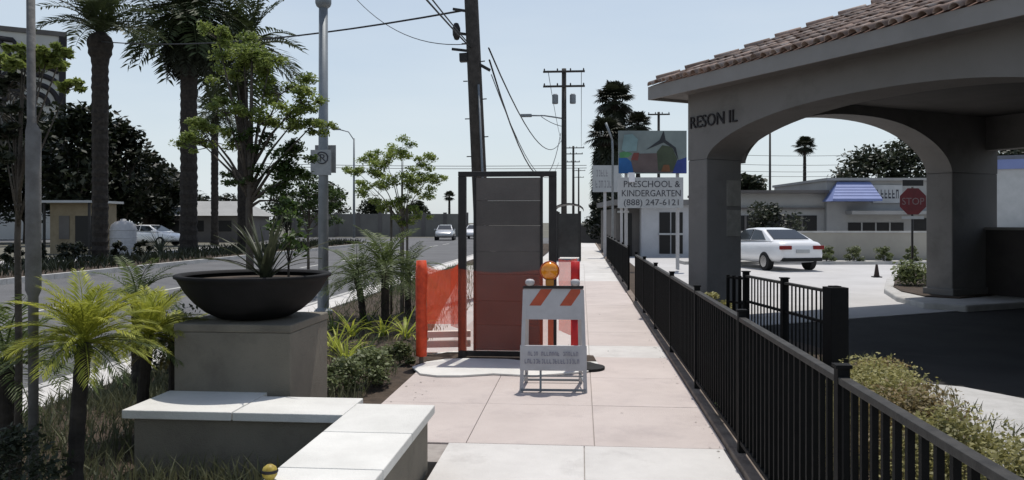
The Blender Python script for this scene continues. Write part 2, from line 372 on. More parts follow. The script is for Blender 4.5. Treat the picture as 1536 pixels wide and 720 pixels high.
fv = MB().box(-20.6, -16.14, -20, 62, -0.19, -0.03).build('verge', M_soil); struct(fv, 'dark planted verge across the street')
fp = MB().box(-24.0, -20.61, -20, 62, -0.19, -0.025).build('path', M_lot); struct(fp, 'pale concrete path behind the far verge')
fl = MB().box(-70, -24.01, -20, 62, -0.19, -0.06).build('far_lot', M_terr); struct(fl, 'dull open lot behind the far path')
# right-hand side: bed, walk, driveway, lot
rb = MB().prism([(1.14,-4),(2.6,-4),(2.6,7.9),(3.3,9.0),(3.3,9.8),(2.6,12.5),(1.95,14.5),(1.95,60),(1.14,60)], -0.15, -0.03).build('planting_bed', M_soil); struct(rb, 'soil bed behind the black fence on the right')
fs = MB().box(1.023, 1.138, -6, 60, -0.15, 0.035).build('kerb', mat('fence_footing', (0.26, 0.21, 0.17), (0.14, 0.11, 0.09), 6, 0.9, 0.4, 40, stain=((0.22, 0.09, 0.05), 4, 0.6, 0.6)), bevel=0.01)
struct(fs, 'low rust stained concrete footing under the black fence')
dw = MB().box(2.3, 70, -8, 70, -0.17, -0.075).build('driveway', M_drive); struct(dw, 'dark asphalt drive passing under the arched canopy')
rw = MB().prism([(2.602,-4),(4.35,-4),(4.35,6.1),(4.1,7.1),(3.6,7.9),(2.9,8.25),(2.602,7.85)], -0.17, 0.045).build('walkway', M_kerb, bevel=0.015); struct(rw, 'pale raised concrete walk edge beside the shrubs')
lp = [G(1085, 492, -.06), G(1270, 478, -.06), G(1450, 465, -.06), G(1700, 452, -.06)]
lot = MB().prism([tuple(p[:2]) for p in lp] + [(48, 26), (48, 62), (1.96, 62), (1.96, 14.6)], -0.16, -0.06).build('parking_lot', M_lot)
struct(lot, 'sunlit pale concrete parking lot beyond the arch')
# ------------------------------------------------------------------ low L wall, pedestal, bowl
lw = thing('seat_wall', 'low L shaped grey stucco wall capped with pale stone slabs', 'wall', (-1.2, 4.5, 0))
def lwp(name, m, x0, x1, y0, y1, z0, z1, bev=0.0): return MB().box(x0+1.2, x1+1.2, y0-4.5, y1-4.5, z0, z1).build(name, m, lw, bevel=bev)
lwp('wall', M_wall, -1.43, -0.995, 1.6, 5.13, -0.03, 0.345)
lwp('wall', M_wall, -2.86, -1.435, 4.91, 5.4, -0.03, 0.345)
yc = [5.18, 4.47, 3.80, 3.12, 2.45, 1.8]
for a, b in zip(yc[1:], yc[:-1]): lwp('cap_slab', M_cap, -1.475, -0.955, a + .004, b - .004, 0.346, 0.402, 0.006)
lwp('cap_slab', M_cap, -2.19, -1.479, 4.865, 5.34, 0.346, 0.401, 0.006)
lwp('cap_slab', M_cap, -2.92, -2.198, 4.865, 5.46, 0.346, 0.402, 0.006)
pc = W((344-CX)/F*5.55, 5.55)  # front centre of the pedestal
pcx, pcy = -2.455, 5.44 + 0.42
pd = thing('pedestal', 'square grey stucco pedestal carrying the black bowl', 'pedestal', (pcx, pcy, 0))
MB().box(-.425, .425, -.41, .41, -.04, 0.82).build('body', M_wall, pd, bevel=0.008)
MB().box(-.429, .429, -.414, .414, 0.821, 0.878).build('cap_slab', M_wall, pd, bevel=0.008)
bw = thing('planter_bowl', 'wide shallow black planter bowl on the stucco pedestal', 'planter', (pcx - 0.01, pcy, 0.879))
bw.scale = (.97, .97, .95)
prof = [(0.0,0.0),(0.20,0.0),(0.27,0.012),(0.36,0.06),(0.44,0.13),(0.505,0.21),(0.545,0.28),(0.565,0.315),(0.585,0.325),(0.588,0.345),(0.575,0.352),(0.53,0.348),(0.52,0.33),(0.50,0.29),(0.0,0.28)]
MB().lathe(prof[:-2], 56).build('bowl', M_bowl, bw, smooth=True)
MB().lathe([(0.515,0.30),(0.3,0.315),(0.0,0.32)], 40).build('soil', M_soil, bw, smooth=True)

# ------------------------------------------------------------------ black iron fences
def fence(name, label, A, B, h, npost, gap, low=0.06, pick=0.024, postw=0.05, mids=(), group=None):
    A, B = Vector(A), Vector(B); d = B - A; L = d.length
    t = thing(name, label, 'fence', A, math.atan2(d.y, d.x), group)
    pm_ = MB().box(-postw/2, postw/2, -postw/2, postw/2, 0, h+.035).box(-postw*.66, postw*.66, -postw*.66, postw*.66, h+.036, h+.05).mesh('post', M_iron)
    for k in range(npost): link('post', pm_, t, (L*k/(npost-1), 0, 0))
    MB().box(0, L, -.023, .023, h-.03, h).build('rail', M_rail, t, bevel=0.004)
    MB().box(0, L, -.018, .018, low, low+.028).build('rail', M_iron, t)
    for z in mids: MB().box(0, L, -.017, .017, z, z+.028).build('rail', M_iron, t)
    n = int(L / gap); km = MB().box(-pick/2, pick/2, -pick/2, pick/2, low+.0285, h-.0305).mesh('picket', M_iron)
    for k in range(1, n):
        x = L*k/n
        if min(abs(x - L*q/(npost-1)) for q in range(npost)) > postw*.7: link('picket', km, t, (x, 0, 0))
    return t
fence('iron_fence', 'long black iron picket fence along the right edge of sidewalk', (1.085, 1.35, 0.036), (1.085, 16.05, 0.036), 0.92, 8, 0.108)
fence('iron_fence', 'short black picket fence further down the sidewalk below the school signs', (1.085, 18.6, 0.036), (1.085, 34, 0.036), 0.98, 7, 0.16)
a = GD(1252, 7.9); b = GD(1119, 10.3)
fence('iron_fence', 'short black picket fence with thick end post before the arch', (a.x, a.y, -0.03), (b.x, b.y, -0.03), 0.95, 3, 0.10, mids=(0.60,), postw=0.07, pick=0.014)
t = [o for o in bpy.data.objects if o.get('label', '').startswith('short black picket fence with thick')][0]
MB().box(-.11, .08, -.09, .09, 0, 0.99).build('end_post', M_iron, t, bevel=0.006)
bx_ = GD(1092, 10.6)
c = MB(); c.bar((b.x, b.y, .90), (bx_.x, bx_.y, .90), .045, .03); c.bar((b.x, b.y, .58), (bx_.x, bx_.y, .58), .035, .03)
fb = thing('iron_fence', 'tiny black fence return with two rails beside the arch pillar', 'fence', (b.x, b.y, -0.03))
def rel(p, q): return (p[0]-q[0], p[1]-q[1], p[2])
for z in (.9, .58, .08): MB().bar((0,0,z), (bx_.x-b.x, bx_.y-b.y, z), .04, .03).build('rail', M_iron, fb)
for k in range(1, 4):
    q = k/3; MB().box(-.02, .02, -.02, .02, 0, .93).build('picket', M_iron, fb, ((bx_.x-b.x)*q, (bx_.y-b.y)*q, 0))

# ------------------------------------------------------------------ arched canopy (porte cochere)
fd = Vector((CA*.448 + SA*.894, SA*.448 - CA*.894)); ang = math.atan2(fd.y, fd.x)
P0 = W(3.36, 13.8)
pcch = thing('arched_canopy', 'grey stucco drive through canopy with wide arches and clay tile roof', 'building', (P0.x, P0.y, -0.07), ang)
ZE = 4.0
def pill(s0, s1, t0, t1, z1): return MB().box(s0, s1, t0, t1, 0, z1).build('pillar', M_stucco, pcch, bevel=0.02)
pill(-.5, 0.0, 0, .78, 2.76); pill(6.6, 7.4, 0, .78, 2.76); pill(-.5, .1, 6.4, 7.9, 2.70); pill(6.8, 7.4, 6.4, 7.9, 2.7)
MB().box(-.55, .05, -.05, .83, 0, .28).build('plinth', M_stucco, pcch, bevel=0.02)
MB().box(-.55, .15, 6.35, 7.95, 0, .28).build('plinth', M_stucco, pcch, bevel=0.02)
def archwall(a0, a1, o0, o1, zs, za, b0, b1, along):
    m = MB(); pts = [(a0, zs)]
    N = 40
    def zz(q):  # basket arch: steep haunches, flat crown
        u = abs(2*q - 1); return zs + (za - zs) * (1 - u**2.3)**0.62
    xs = [a0] + [o0 + (o1-o0)*(0.5-0.5*math.cos(math.pi*i/N)) for i in range(N+1)] + [a1]
    zl = [zs] + [zz((x-o0)/(o1-o0)) for x in xs[1:-1]] + [zs]
    n = len(xs)
    def P(x, y, z): return (x, y, z) if along == 's' else (y, x, z)
    for x, z in zip(xs, zl): m.v += [P(x, b0, z), P(x, b0, ZE), P(x, b1, ZE), P(x, b1, z)]
    for i in range(n-1):
        p, q = 4*i, 4*i+4
        for j in range(4):
            f = (p+j, q+j, q+(j+1) % 4, p+(j+1) % 4); m.f.append(f if along != 's' else f)
    m.f += [(0,1,2,3), (4*n-1, 4*n-2, 4*n-3, 4*n-4)]
    o = m.build('arch_wall', M_stucco, pcch)
    return o
archwall(-.5, 7.4, 0, 6.6, 2.762, 3.46, 0, .78, 's')
archwall(.781, 7.9, .782, 6.4, 2.703, 3.72, -.5, .1, 't')
MB().box(7.0, 7.399, .79, 6.399, 0, ZE).build('light_block_wall', M_darkw, pcch)  # unseen end wall, added to keep light out of the canopy
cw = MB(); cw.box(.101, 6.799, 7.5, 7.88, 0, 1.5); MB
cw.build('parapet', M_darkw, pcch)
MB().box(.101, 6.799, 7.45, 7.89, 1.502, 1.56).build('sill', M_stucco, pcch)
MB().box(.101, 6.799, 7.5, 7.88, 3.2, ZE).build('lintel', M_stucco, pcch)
MB().box(1.5, 6.799, 7.52, 7.86, 1.561, 3.199).build('light_block_wall', M_darkw, pcch)  # solid infill added to cut the light entering from this side
# roof
s0, s1, t0, t1 = -1.0, 7.9, -.45, 8.4; sl_ = 0.42; zt = 4.13; half = (t1-t0)/2
roof = MB().add([(s0,t0,zt),(s1,t0,zt),(s1,t1,zt),(s0,t1,zt),(s0+half,t0+half,zt+half*sl_),(s1-half,t0+half,zt+half*sl_),(s0,t0,ZE+.002),(s1,t0,ZE+.002),(s1,t1,ZE+.002),(s0,t1,ZE+.002)],
    [(0,1,5,4),(1,2,5),(2,3,4,5),(3,0,4),(9,8,7,6),(0,6,7,1),(1,7,8,2),(2,8,9,3),(3,9,6,0)]).build('roof', mat('roof_base', (0.16, 0.085, 0.06), (0.10, 0.055, 0.04), 3, 0.9), pcch)
for (x0, x1, y0, y1) in ((s0-.03, s1+.03, t0-.035, t0-.002), (s0-.03, s1+.03, t1+.002, t1+.035), (s0-.035, s0-.002, t0-.03, t1+.03), (s1+.002, s1+.035, t0-.03, t1+.03)):
    MB().box(x0, x1, y0, y1, 3.88, 4.115).build('fascia', M_fascia, pcch)
MB().box(s0, s1, t0, t1, 3.93, 3.998).build('soffit', M_stucco, pcch)
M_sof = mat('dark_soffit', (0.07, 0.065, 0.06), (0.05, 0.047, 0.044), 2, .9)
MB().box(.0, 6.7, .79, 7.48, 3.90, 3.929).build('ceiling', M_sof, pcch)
def tile_mesh():
    m = MB(); Lt = .44; n = 7
    for (y, r) in ((-.02, .078), (Lt, .064)):
        for k in range(n):
            a_ = math.pi*k/(n-1)
            m.v.append((r*math.cos(a_), y, r*.95*math.sin(a_) + (.018 if y < 0 else 0)))
        for k in range(n):
            a_ = math.pi*k/(n-1); r2 = r - .016
            m.v.append((r2*math.cos(a_), y, r2*.95*math.sin(a_) + (.018 if y < 0 else 0)))
    for k in range(n-1):
        m.f.append((k+1, k, 2*n+k, 2*n+k+1)); m.f.append((n+k, n+k+1, 3*n+k+1, 3*n+k)); m.f.append((k, k+1, n+k+1, n+k))
    return m.mesh('roof_tile', M_tile, True)
tm = tile_mesh(); th = math.atan(sl_); rest = MB(); cnt = 0
nc = int((s1-s0)/.20); crs = .38*math.cos(th)
for i in range(nc):
    s_ = s0 + .10 + i*.20
    for k in range(14):
        tt = t0 - .06 + k*crs
        lim = min(s_-s0, s1-s_, half)
        if tt - t0 > lim - .12: break
        jz = random.uniform(-.008, .008)
        pos = (s_ + random.uniform(-.008,.008), tt, zt + (tt-t0)*sl_ + .012 + jz)
        if s_ < 5.6 and cnt < 300:
            o = link('roof_tile', tm, roof, pos, (th, 0, random.uniform(-.02,.02))); cnt += 1
        else:
            mm = Matrix.Translation(pos) @ Matrix.Rotation(th, 4, 'X')
            rest.add([mm @ v.co for v in tm.vertices], [tuple(p.vertices) for p in tm.polygons])
if rest.v:
    o = rest.build('tile_field', M_tile, pcch); o['kind'] = 'stuff'
# hip caps
for k in range(13):
    q = .1 + k*.36
    if q > half: break
    o = link('roof_tile', tm, roof, (s0+q, t0+q, zt+q*sl_+.05), (math.atan(sl_/1.414), 0, -R(45)), scale=(1.05,.95,1.1))
lt = text('lettering', 'RESON IL', .30, M_letter, pcch, (-.44, -.012, 3.32), (R(90), 0, 0), .012, width=1.18)
for z0, z1 in ((1.95, 2.4), (1.42, 1.88)):
    MB().box(.003, .018, .44, .75, z0, z1).build('notice', mat('notice_grey', (0.30,0.29,0.26), (0.22,0.21,0.19), 9, .8), pcch)
def glyphs(par, x0, x1, z0, h, yf, n, m, sk=0):
    k0 = x0; wd = (x1-x0)/n; mb = MB(); r_ = random.Random(int(x0*1000)+n)
    for k in range(n):
        if r_.random() < .12: continue
        xa = x0+k*wd; g = wd*.72; y_ = yf
        sty = r_.randrange(4)
        st_ = g*.28
        if sty in (0, 1, 3): mb.box(xa, xa+st_, y_-.002, y_, z0, z0+h)
        if sty in (0, 2): mb.box(xa+st_*1.01, xa+g, y_-.002, y_, z0+h*.8, z0+h)
        if sty in (1, 2, 3): mb.box(xa+st_*1.01, xa+g, y_-.002, y_, z0, z0+h*.2)
        if sty in (0, 2): mb.box(xa+g-st_, xa+g, y_-.0021, y_, z0+.001, z0+h*.79)
        if sty == 3: mb.box(xa+st_*1.02, xa+g*.9, y_-.002, y_, z0+h*.42, z0+h*.6)
    o = mb.build('lettering', m, par); o['kind'] = 'stuff'; return o
# ------------------------------------------------------------------ far side of the lot
def gbox(name, label, cat, x0, x1, d, depth, z0, z1, m):
    a = GD(x0, d); b = GD(x1, d); L = (b-a).length
    o = MB().box(0, L, 0, depth, z0, z1).build(name, m, None, (a.x, a.y, 0), YAW)
    return tag(o, label, cat)
def broot(name, label, cat, x0, x1, d):
    a = GD(x0, d); b = GD(x1, d)
    return thing(name, label, cat, (a.x, a.y, -.08), YAW), (b-a).length, (lambda px: (px-x0)/F*d)
o = thing('boundary_wall', 'long low tan stucco wall behind the white car', 'wall', (*GD(1090, 32.5)[:2], -.08), YAW)
MB().box(0, 20, 0, .22, 0, 1.24).build('wall', M_tan, o); MB().box(-.05, 20.05, -.04, .26, 1.242, 1.31).build('coping', M_kerb, o)
MB().box(-2, 20, -1.3, -.1, 0, .14).build('kerb', M_kerb, o)
r, L, X = broot('low_building', 'long grey flat roofed shop with blue awning beyond the wall', 'building', 1090, 1480, 45)
def bp(name, m, x0, x1, y0, y1, z0, z1, par=None, bev=0): return MB().box(x0, x1, y0, y1, z0, z1).build(name, m, par or r, bevel=bev)
bp('wall', M_bld, X(1090), X(1240), .3, 9, 0, 3.3); bp('wall', M_bld, X(1240)+.002, X(1480), 0, 9, 0, 4.0)
bp('roof', M_bldd, X(1085), X(1240)-.01, -.4, 9.2, 3.302, 3.46); bp('roof', M_bld, X(1238), X(1484), -.25, 9.2, 4.002, 4.15)
bp('shopfront', M_open, X(1090)+.2, X(1228), .26, .299, .2, 2.05); 
for q in (1120, 1150, 1180, 1205): bp('post', M_bldd, X(q)-.06, X(q)+.06, .2, .258, 0.2, 2.05)
bp('shopfront', M_open, X(1272), X(1355), -.04, -.002, .9, 1.65); bp('shopfront', M_open, X(1368), X(1470), -.04, -.002, .2, 1.9)
for q in (1292, 1313, 1334): bp('mullion', M_bld, X(q)-.04, X(q)+.04, -.07, -.042, .9, 1.65)
bp('canopy', M_bld, X(1268), X(1480), -.9, -.045, 2.1, 2.3)
ax0, ax1 = X(1232), X(1304)
aw = MB().add([(ax0,-1.6,2.82),(ax1,-1.6,2.82),(ax1,-1.6,2.95),(ax0,-1.6,2.95),(ax0+.85,-.1,3.95),(ax1,-.1,3.95),(ax0,-.1,2.82),(ax1,-.1,2.82)],
    [(0,1,2,3),(3,2,5,4),(1,7,5,2),(0,3,4,6),(6,4,5,7),(0,6,7,1)]).build('awning', M_blue, r)
for k in range(1, 6):
    q = k/6; MB().bar((ax0+.85*q, -1.6+1.5*q-.01, 2.95+q), (ax1, -1.6+1.5*q-.01, 2.95+q), .03, .03).build('awning_seam', M_blue, aw)
sg = bp('shop_sign', M_signw, X(1308), X(1352), -.12, -.002, 2.75, 3.75)
glyphs(r, X(1314), X(1348), 3.0, .5, -.1215, 6, M_print)
bp('wall', M_bldd, X(1100), X(1238), .1, .25, 2.4, 2.5)
r, L, X = broot('white_building', 'white building with blue roof edge seen through the canopy opening', 'building', 1476, 1640, 34)
r.rotation_euler[2] = YAW - R(30)
bp('wall', M_signw, 0, L, 0, 6, 0, 3.9); bp('roof_band', M_blue, -.1, L+.1, -.15, 6.1, 3.902, 4.3); bp('roof', M_roofg, .2, L-.2, .3, 5.8, 4.302, 4.5)
bp('window', M_open, 1.5, 2.7, -.03, -.002, 1.1, 2.3)
# stop sign on its island
isl = MB().prism([tuple(G(*p)[:2]) for p in ((1326,436),(1345,448),(1385,458),(1450,462),(1560,455),(1560,408),(1420,402),(1350,408),(1330,420))], -.15, .05).build('kerb_island', M_kerb, bevel=.03)
struct(isl, 'rounded concrete kerb island at the arch pillar')
isoil = MB().prism([tuple(G(*p)[:2]) for p in ((1340,434),(1352,441),(1388,449),(1440,452),(1500,446),(1500,412),(1420,407),(1356,412),(1343,422))], .051, .075).build('planting_bed', M_soil)
struct(isoil, 'soil of the small planted island by the arch')
sp = GD(1369, 21.7)
ss = thing('stop_sign', 'red octagonal stop sign on a thin dark post beyond the arch', 'sign', (sp.x, sp.y, .06), YAW)
MB().tube([(0,.02,0),(0,.02,2.5)], .03, 8).build('post', M_dark, ss, smooth=True)
oc = [(.385*math.cos(R(22.5+45*k)), .385*math.sin(R(22.5+45*k))) for k in range(8)]
m = MB().add([(x, -.02, 2.1+z) for x, z in oc]+[(x, -.012, 2.1+z) for x, z in oc], [tuple(range(8)), tuple(reversed(range(8,16)))]+[(i,i+8,(i+1)%8+8,(i+1)%8) for i in range(8)])
m.build('face', mat('stop_red', (0.15, 0.022, 0.027), (0.10, 0.02, 0.022), 6, .5), ss)
text('lettering', 'STOP', .27, mat('stop_letters',(.24,.18,.18),(.15,.11,.11),20,.6), ss, (0, -.021, 2.01), (R(90),0,0), .002, 'CENTER', width=.6)
MB().box(-.3, .3, -.02, -.01, 1.62, 1.70).build('small_plate', M_signw, ss)
MB().box(-.28, .28, -.02, -.01, 2.52, 2.68).build('top_plate', M_dark, ss)
cn = G(1315, 416, -.06)
t = thing('traffic_cone', 'small dark bollard cone standing alone on the bright lot', 'cone', (cn.x, cn.y, -.06))
MB().box(-.16,.16,-.16,.16,0,.04).build('base', M_rub, t); MB().lathe([(.12,.041),(.10,.1),(.045,.5),(.03,.52),(0,.525)], 16).build('body', mat('cone_dull', (.05,.03,.025),(.035,.025,.02),6,.7), t, smooth=True)
t.scale = (.75,)*3

# ------------------------------------------------------------------ cars
def car(name, label, loc, rz, paint, group=None):
    t = thing(name, label, 'car', loc, rz, group)   # x forward, centre at origin
    st = [(-2.32,.60,.42,.50,.70),(-2.28,.80,.34,.86,.96),(-2.05,.88,.26,.96,1.02),(-1.6,.90,.24,.97,1.05),(-.9,.905,.22,.96,1.02),(0,.91,.2,.94,.99),(.9,.905,.22,.92,.97),(1.45,.89,.24,.88,.95),(1.95,.84,.27,.78,.84),(2.2,.74,.32,.66,.72),(2.32,.52,.4,.52,.58)]
    m = MB()
    for (x, hw, z0, z1, z2) in st:
        m.v += [(x,-hw*.86,z0),(x,-hw,z0+.16*(z1-z0)+.05),(x,-hw,z0+.6*(z1-z0)),(x,-hw*.955,z1),(x,-hw*.80,z2),(x,0,z2+.02),(x,hw*.80,z2),(x,hw*.955,z1),(x,hw,z0+.6*(z1-z0)),(x,hw,z0+.16*(z1-z0)+.05),(x,hw*.86,z0)]
    n = 11
    for i in range(len(st)-1):
        for j in range(n):
            a_, b_ = i*n+j, i*n+(j+1) % n; m.f.append((a_, b_, b_+n, a_+n))
    m.f += [tuple(reversed(range(n))), tuple(range((len(st)-1)*n, len(st)*n))]
    body = m.build('body', paint, t, smooth=True); sm = body.modifiers.new('s', 'SUBSURF'); sm.levels = 1; sm.render_levels = 1
    cs = [(-1.72,.66,.98,1.02),(-1.35,.66,1.0,1.18),(-.85,.62,1.0,1.40),(-.2,.60,1.0,1.46),(.35,.60,.98,1.43),(.8,.63,.97,1.19),(1.28,.67,.93,.97)]
    m = MB(); ins = []
    for (x, hw, z0, z1) in cs:
        wb = .80; q = (z1-z0)/.46; wt = wb - .19*q
        m.v += [(x,-wb,z0),(x,-wt,z1-.03*q),(x,-wt*.8,z1),(x,wt*.8,z1),(x,wt,z1-.03*q),(x,wb,z0)]; ins.append((x,wb,z0,wt,z1))
    for i in range(len(cs)-1):
        for j in range(6):
            a_, b_ = i*6+j, i*6+(j+1) % 6; m.f.append((a_, b_, b_+6, a_+6))
    m.f += [tuple(reversed(range(6))), tuple(range(len(cs)*6-6, len(cs)*6))]
    m.build('cabin', paint, t, smooth=False, bevel=.03)
    def slab(name_, pts, nrm, mt):
        nv = Vector(nrm).normalized(); p = [Vector(q) for q in pts]; k = len(p)
        MB().add([q+nv*.012 for q in p]+[q-nv*.012 for q in p], [tuple(range(k)), tuple(reversed(range(k,2*k)))]+[(i,(i+1)%k,(i+1)%k+k,i+k) for i in range(k)]).build(name_, mt, t)
    slab('rear_window', [(-1.62,-.66,1.075),(-1.62,.66,1.075),(-.93,.54,1.385),(-.93,-.54,1.385)], (-.42,0,.9), M_glass)
    slab('windscreen', [(1.2,.68,1.0),(1.2,-.68,1.0),(.42,-.54,1.41),(.42,.54,1.41)], (.5,0,.87), M_glass)
    for s_ in (-1, 1):
        def yz(z): return s_*(.80 - .19*(z-1.0)/.46 + .006)
        slab('side_window', [(-1.3,yz(1.05),1.05),(-.32,yz(1.03),1.03),(-.32,yz(1.40),1.40),(-.8,yz(1.36),1.36)], (0,s_,.35), M_glass)
        slab('side_window', [(-.25,yz(1.03),1.03),(.9,yz(1.0),1.0),(.4,yz(1.37),1.37),(-.25,yz(1.40),1.40)], (0,s_,.35), M_glass)
        MB().box(.78,.95, min(s_*.86,s_*1.02), max(s_*.86,s_*1.02), .95, 1.08).build('mirror', paint, t, bevel=.02)
        for x in (-1.4, 1.4):
            y = s_*.80
            wl = MB().tube([(x, y-s_*.1, .32),(x, y+s_*.115, .32)], .325, 24).build('wheel', M_rub, t, smooth=False, bevel=.02)
            MB().tube([(x, y+s_*.116, .32),(x, y+s_*.13, .32)], .20, 20).build('rim', M_chrome, wl)
        MB().box(-2.335,-2.2, min(s_*.40,s_*.80), max(s_*.40,s_*.80), .74, .87).build('tail_light', M_lamp, t, bevel=.015)
        MB().box(2.05,2.26, min(s_*.42,s_*.74), max(s_*.42,s_*.74), .56, .68).build('headlight', M_head, t, bevel=.02)
    MB().box(-2.352,-2.2,-.24,.24,.62,.74).build('number_plate', M_signw, t)
    MB().box(-2.345,-2.1,-.72,.72,.34,.46).build('bumper_strip', M_rub, t, bevel=.02)
    return t
p = W((1150-CX)/F*29.0 , 29.0, -.06)
car('parked_car', 'white sedan parked facing away behind the arch pillar', (p.x, p.y, -.06), R(90)+YAW+R(12), M_car)
p = G(668, 360, -.13); car('parked_car', 'silver car facing the camera at the far street end', (p.x, p.y, -.13), R(-90)+R(6), M_carg)
p = G(712, 358, -.13); car('parked_car', 'white car half hidden behind the upright brown panel', (p.x, p.y, -.13), R(-90), M_car)
p = GD(226, 56); car('parked_car', 'white car side on behind the palm trunks across the street', (p.x, p.y, -.05), R(-8), M_car)
# ------------------------------------------------------------------ work site: frame, net, barricade
fx, fy = GD(761, 9.35)[:2]
fr = thing('shelter_frame', 'tall dark steel frame around a brown boarded panel on sidewalk', 'frame', (fx, fy, 0))
for x in (-.53, .53): MB().box(x-.045, x+.045, -.045, .045, 0, 2.13).build('post', M_dark, fr, bevel=.005)
MB().box(-.575, .575, -.045, .045, 2.131, 2.19).build('top_bar', M_dark, fr, bevel=.005)
MB().box(-.484, .484, -.02, .02, .03, .09).build('bottom_bar', M_dark, fr)
zz = .10; hs = [.30, .28, .31, .27, .30, .29, .27]
for h in hs:
    MB().box(-.365, .385, -.03, .03, zz, zz+h-.0025).build('board', M_panel, fr, bevel=.0015); zz += h
MB().box(-.395, -.367, -.04, .04, .10, 2.13).build('edge_trim', M_dark, fr); MB().box(.387, .415, -.04, .04, .10, 2.13).build('edge_trim', M_dark, fr)
# footing
ft = MB().prism([tuple(G(*p)[:2]) for p in ((618,553),(640,545),(668,541),(700,540),(760,541),(800,545),(895,545),(900,551),(880,560),(800,566),(740,563),(690,566),(655,566),(630,563))], 0.002, .022).build('concrete_footing', M_cap, bevel=.004)
tag(ft, 'rough pale concrete footing edge below the orange net', 'footing')
dirt = MB().prism([tuple(G(*p)[:2]) for p in ((618,556),(632,538),(670,530),(830,530),(890,535),(895,544),(800,543),(700,538),(640,543))], 0.0005, .015).build('excavated_dirt', M_soil)
struct(dirt, 'dark excavated dirt under the steel frame', kind='structure')
pad = MB().prism([tuple(G(*p)[:2]) for p in ((634,528),(660,470),(700,398),(799,398),(722,470),(716,528))], -.1, -.004).build('bus_pad', M_side); struct(pad, 'pale concrete pad behind the steel frame')
NET = netmat('orange_net', (0.85, 0.14, 0.06), 0.27); NET2 = netmat('orange_net_dense', (0.88, 0.11, 0.05), 0.62)
def net(name, label, pts, m, nz_=10, seg=10, hang=.04):
    # sagging sheet between top points (x,y,ztop,zbot)
    mb = MB(); cols = []
    for (A, B) in zip(pts[:-1], pts[1:]):
        for k in range(seg): cols.append([A[i]+(B[i]-A[i])*k/seg for i in range(4)] + [k/seg])
    cols.append(list(pts[-1]) + [0])
    for ci, c_ in enumerate(cols):
        sag = -hang*math.sin(math.pi*c_[4])
        for j in range(nz_+1):
            q = j/nz_; zt_ = c_[2]+sag; z = c_[3]+(zt_-c_[3])*q
            mb.v.append((c_[0]+random.uniform(-.006,.006), c_[1]+random.uniform(-.02,.02), z))
    for i in range(len(cols)-1):
        for j in range(nz_): a_ = i*(nz_+1)+j; mb.f.append((a_, a_+nz_+1, a_+nz_+2, a_+1))
    o = mb.build(name, m, smooth=True); 
    return tag(o, label, 'net')
q0, q1, q2, q3 = GD(634, 9.0), GD(692, 9.2), GD(812, 9.15), GD(829, 9.2)
net('safety_net', 'orange mesh safety net stretched across the panel and left gap', [(q0.x,q0.y,1.14,.12),(q1.x,q1.y,1.06,.12),(q2.x,q2.y,1.06,.12),(q3.x,q3.y,1.12,.14)], NET)
q4, q5 = GD(838, 9.6), GD(866, 9.3)
net('safety_net', 'small piece of red orange netting right of the frame', [(q4.x,q4.y,1.16,.3),(q5.x,q5.y,1.18,.25)], NET2, hang=.02)
q8, q9 = GD(640, 9.75), GD(690, 9.7)
net('safety_net', 'second layer of orange net behind the left opening', [(q8.x,q8.y,1.05,.36),(q9.x,q9.y,1.08,.36)], NET2, hang=.05)
q6, q7 = GD(676, 9.6), GD(688, 9.4)
net('safety_net', 'gathered fold of dense orange net beside the left steel post', [(q6.x,q6.y,1.0,.35),(q7.x,q7.y,1.12,.35)], NET2, hang=.0)
q = GD(632, 8.95)
t = thing('net_post', 'upright post wrapped in bright orange net at bed edge', 'post', (q.x, q.y, 0))
MB().tube([(0,0,0),(0,0,1.15)], .025, 8).build('stake', M_stake, t); MB().tube([(0,0,.1),(.005,0,.4),(-.004,.0,.7),(.004,0,1.0),(0,0,1.17)], [.06,.066,.06,.07,.055], 10).build('net_wrap', mat('net_wrap', (0.78,0.09,0.03),(0.5,0.05,0.02),14,.6), t, smooth=True)
for k, (yy_, zt_) in enumerate(((505, .17), (519, .05))):
    A = GD(640, 9.75); B = GD(706, 9.75)
    o = MB().bar((0,0,0), (B.x-A.x, B.y-A.y, .012), .09, .075).build('timber_board', M_lumber, None, (A.x, A.y, zt_+.06), bevel=.004)
    tag(o, ['upper pale timber board behind the orange net', 'lower pale timber board lying behind the orange net'][k], 'board', 'pale timber boards')
A = GD(706, 14); 
for k, (dd, lab) in enumerate(((8.72, 'red'),)):
    q = GD(863, dd)
    t = thing('delineator_post', 'red and white delineator post behind the striped barricade', 'post', (q.x, q.y, 0))
    MB().lathe([(0,0),(.2,0),(.2,.03),(.12,.05),(.06,.07),(0,.07)], 24, (.12,0,0)).build('base', M_rub, t, smooth=False)
    for z0, z1, mt in ((.07,.55,M_red),(.55,.66,M_white),(.66,.85,M_red),(.85,.92,M_white),(.92,1.17,M_red)): MB().tube([(0,0,z0+.001),(0,0,z1)], .05, 12).build('band', mt, t, smooth=True)
q = GD(826, 8.75); t = thing('marker_stake', 'short dull orange stake standing behind the barricade', 'stake', (q.x, q.y, 0))
MB().box(-.03,.03,-.015,.015,0,.72).build('stake', M_stripe, t, bevel=.004)
q = GD(830, 7.72)
bc = thing('barricade', 'folding striped barricade with amber lamp on the sidewalk', 'barricade', (q.x, q.y, 0), YAW*.4)
def fy_(z): return -.22 + .20*z/0.97
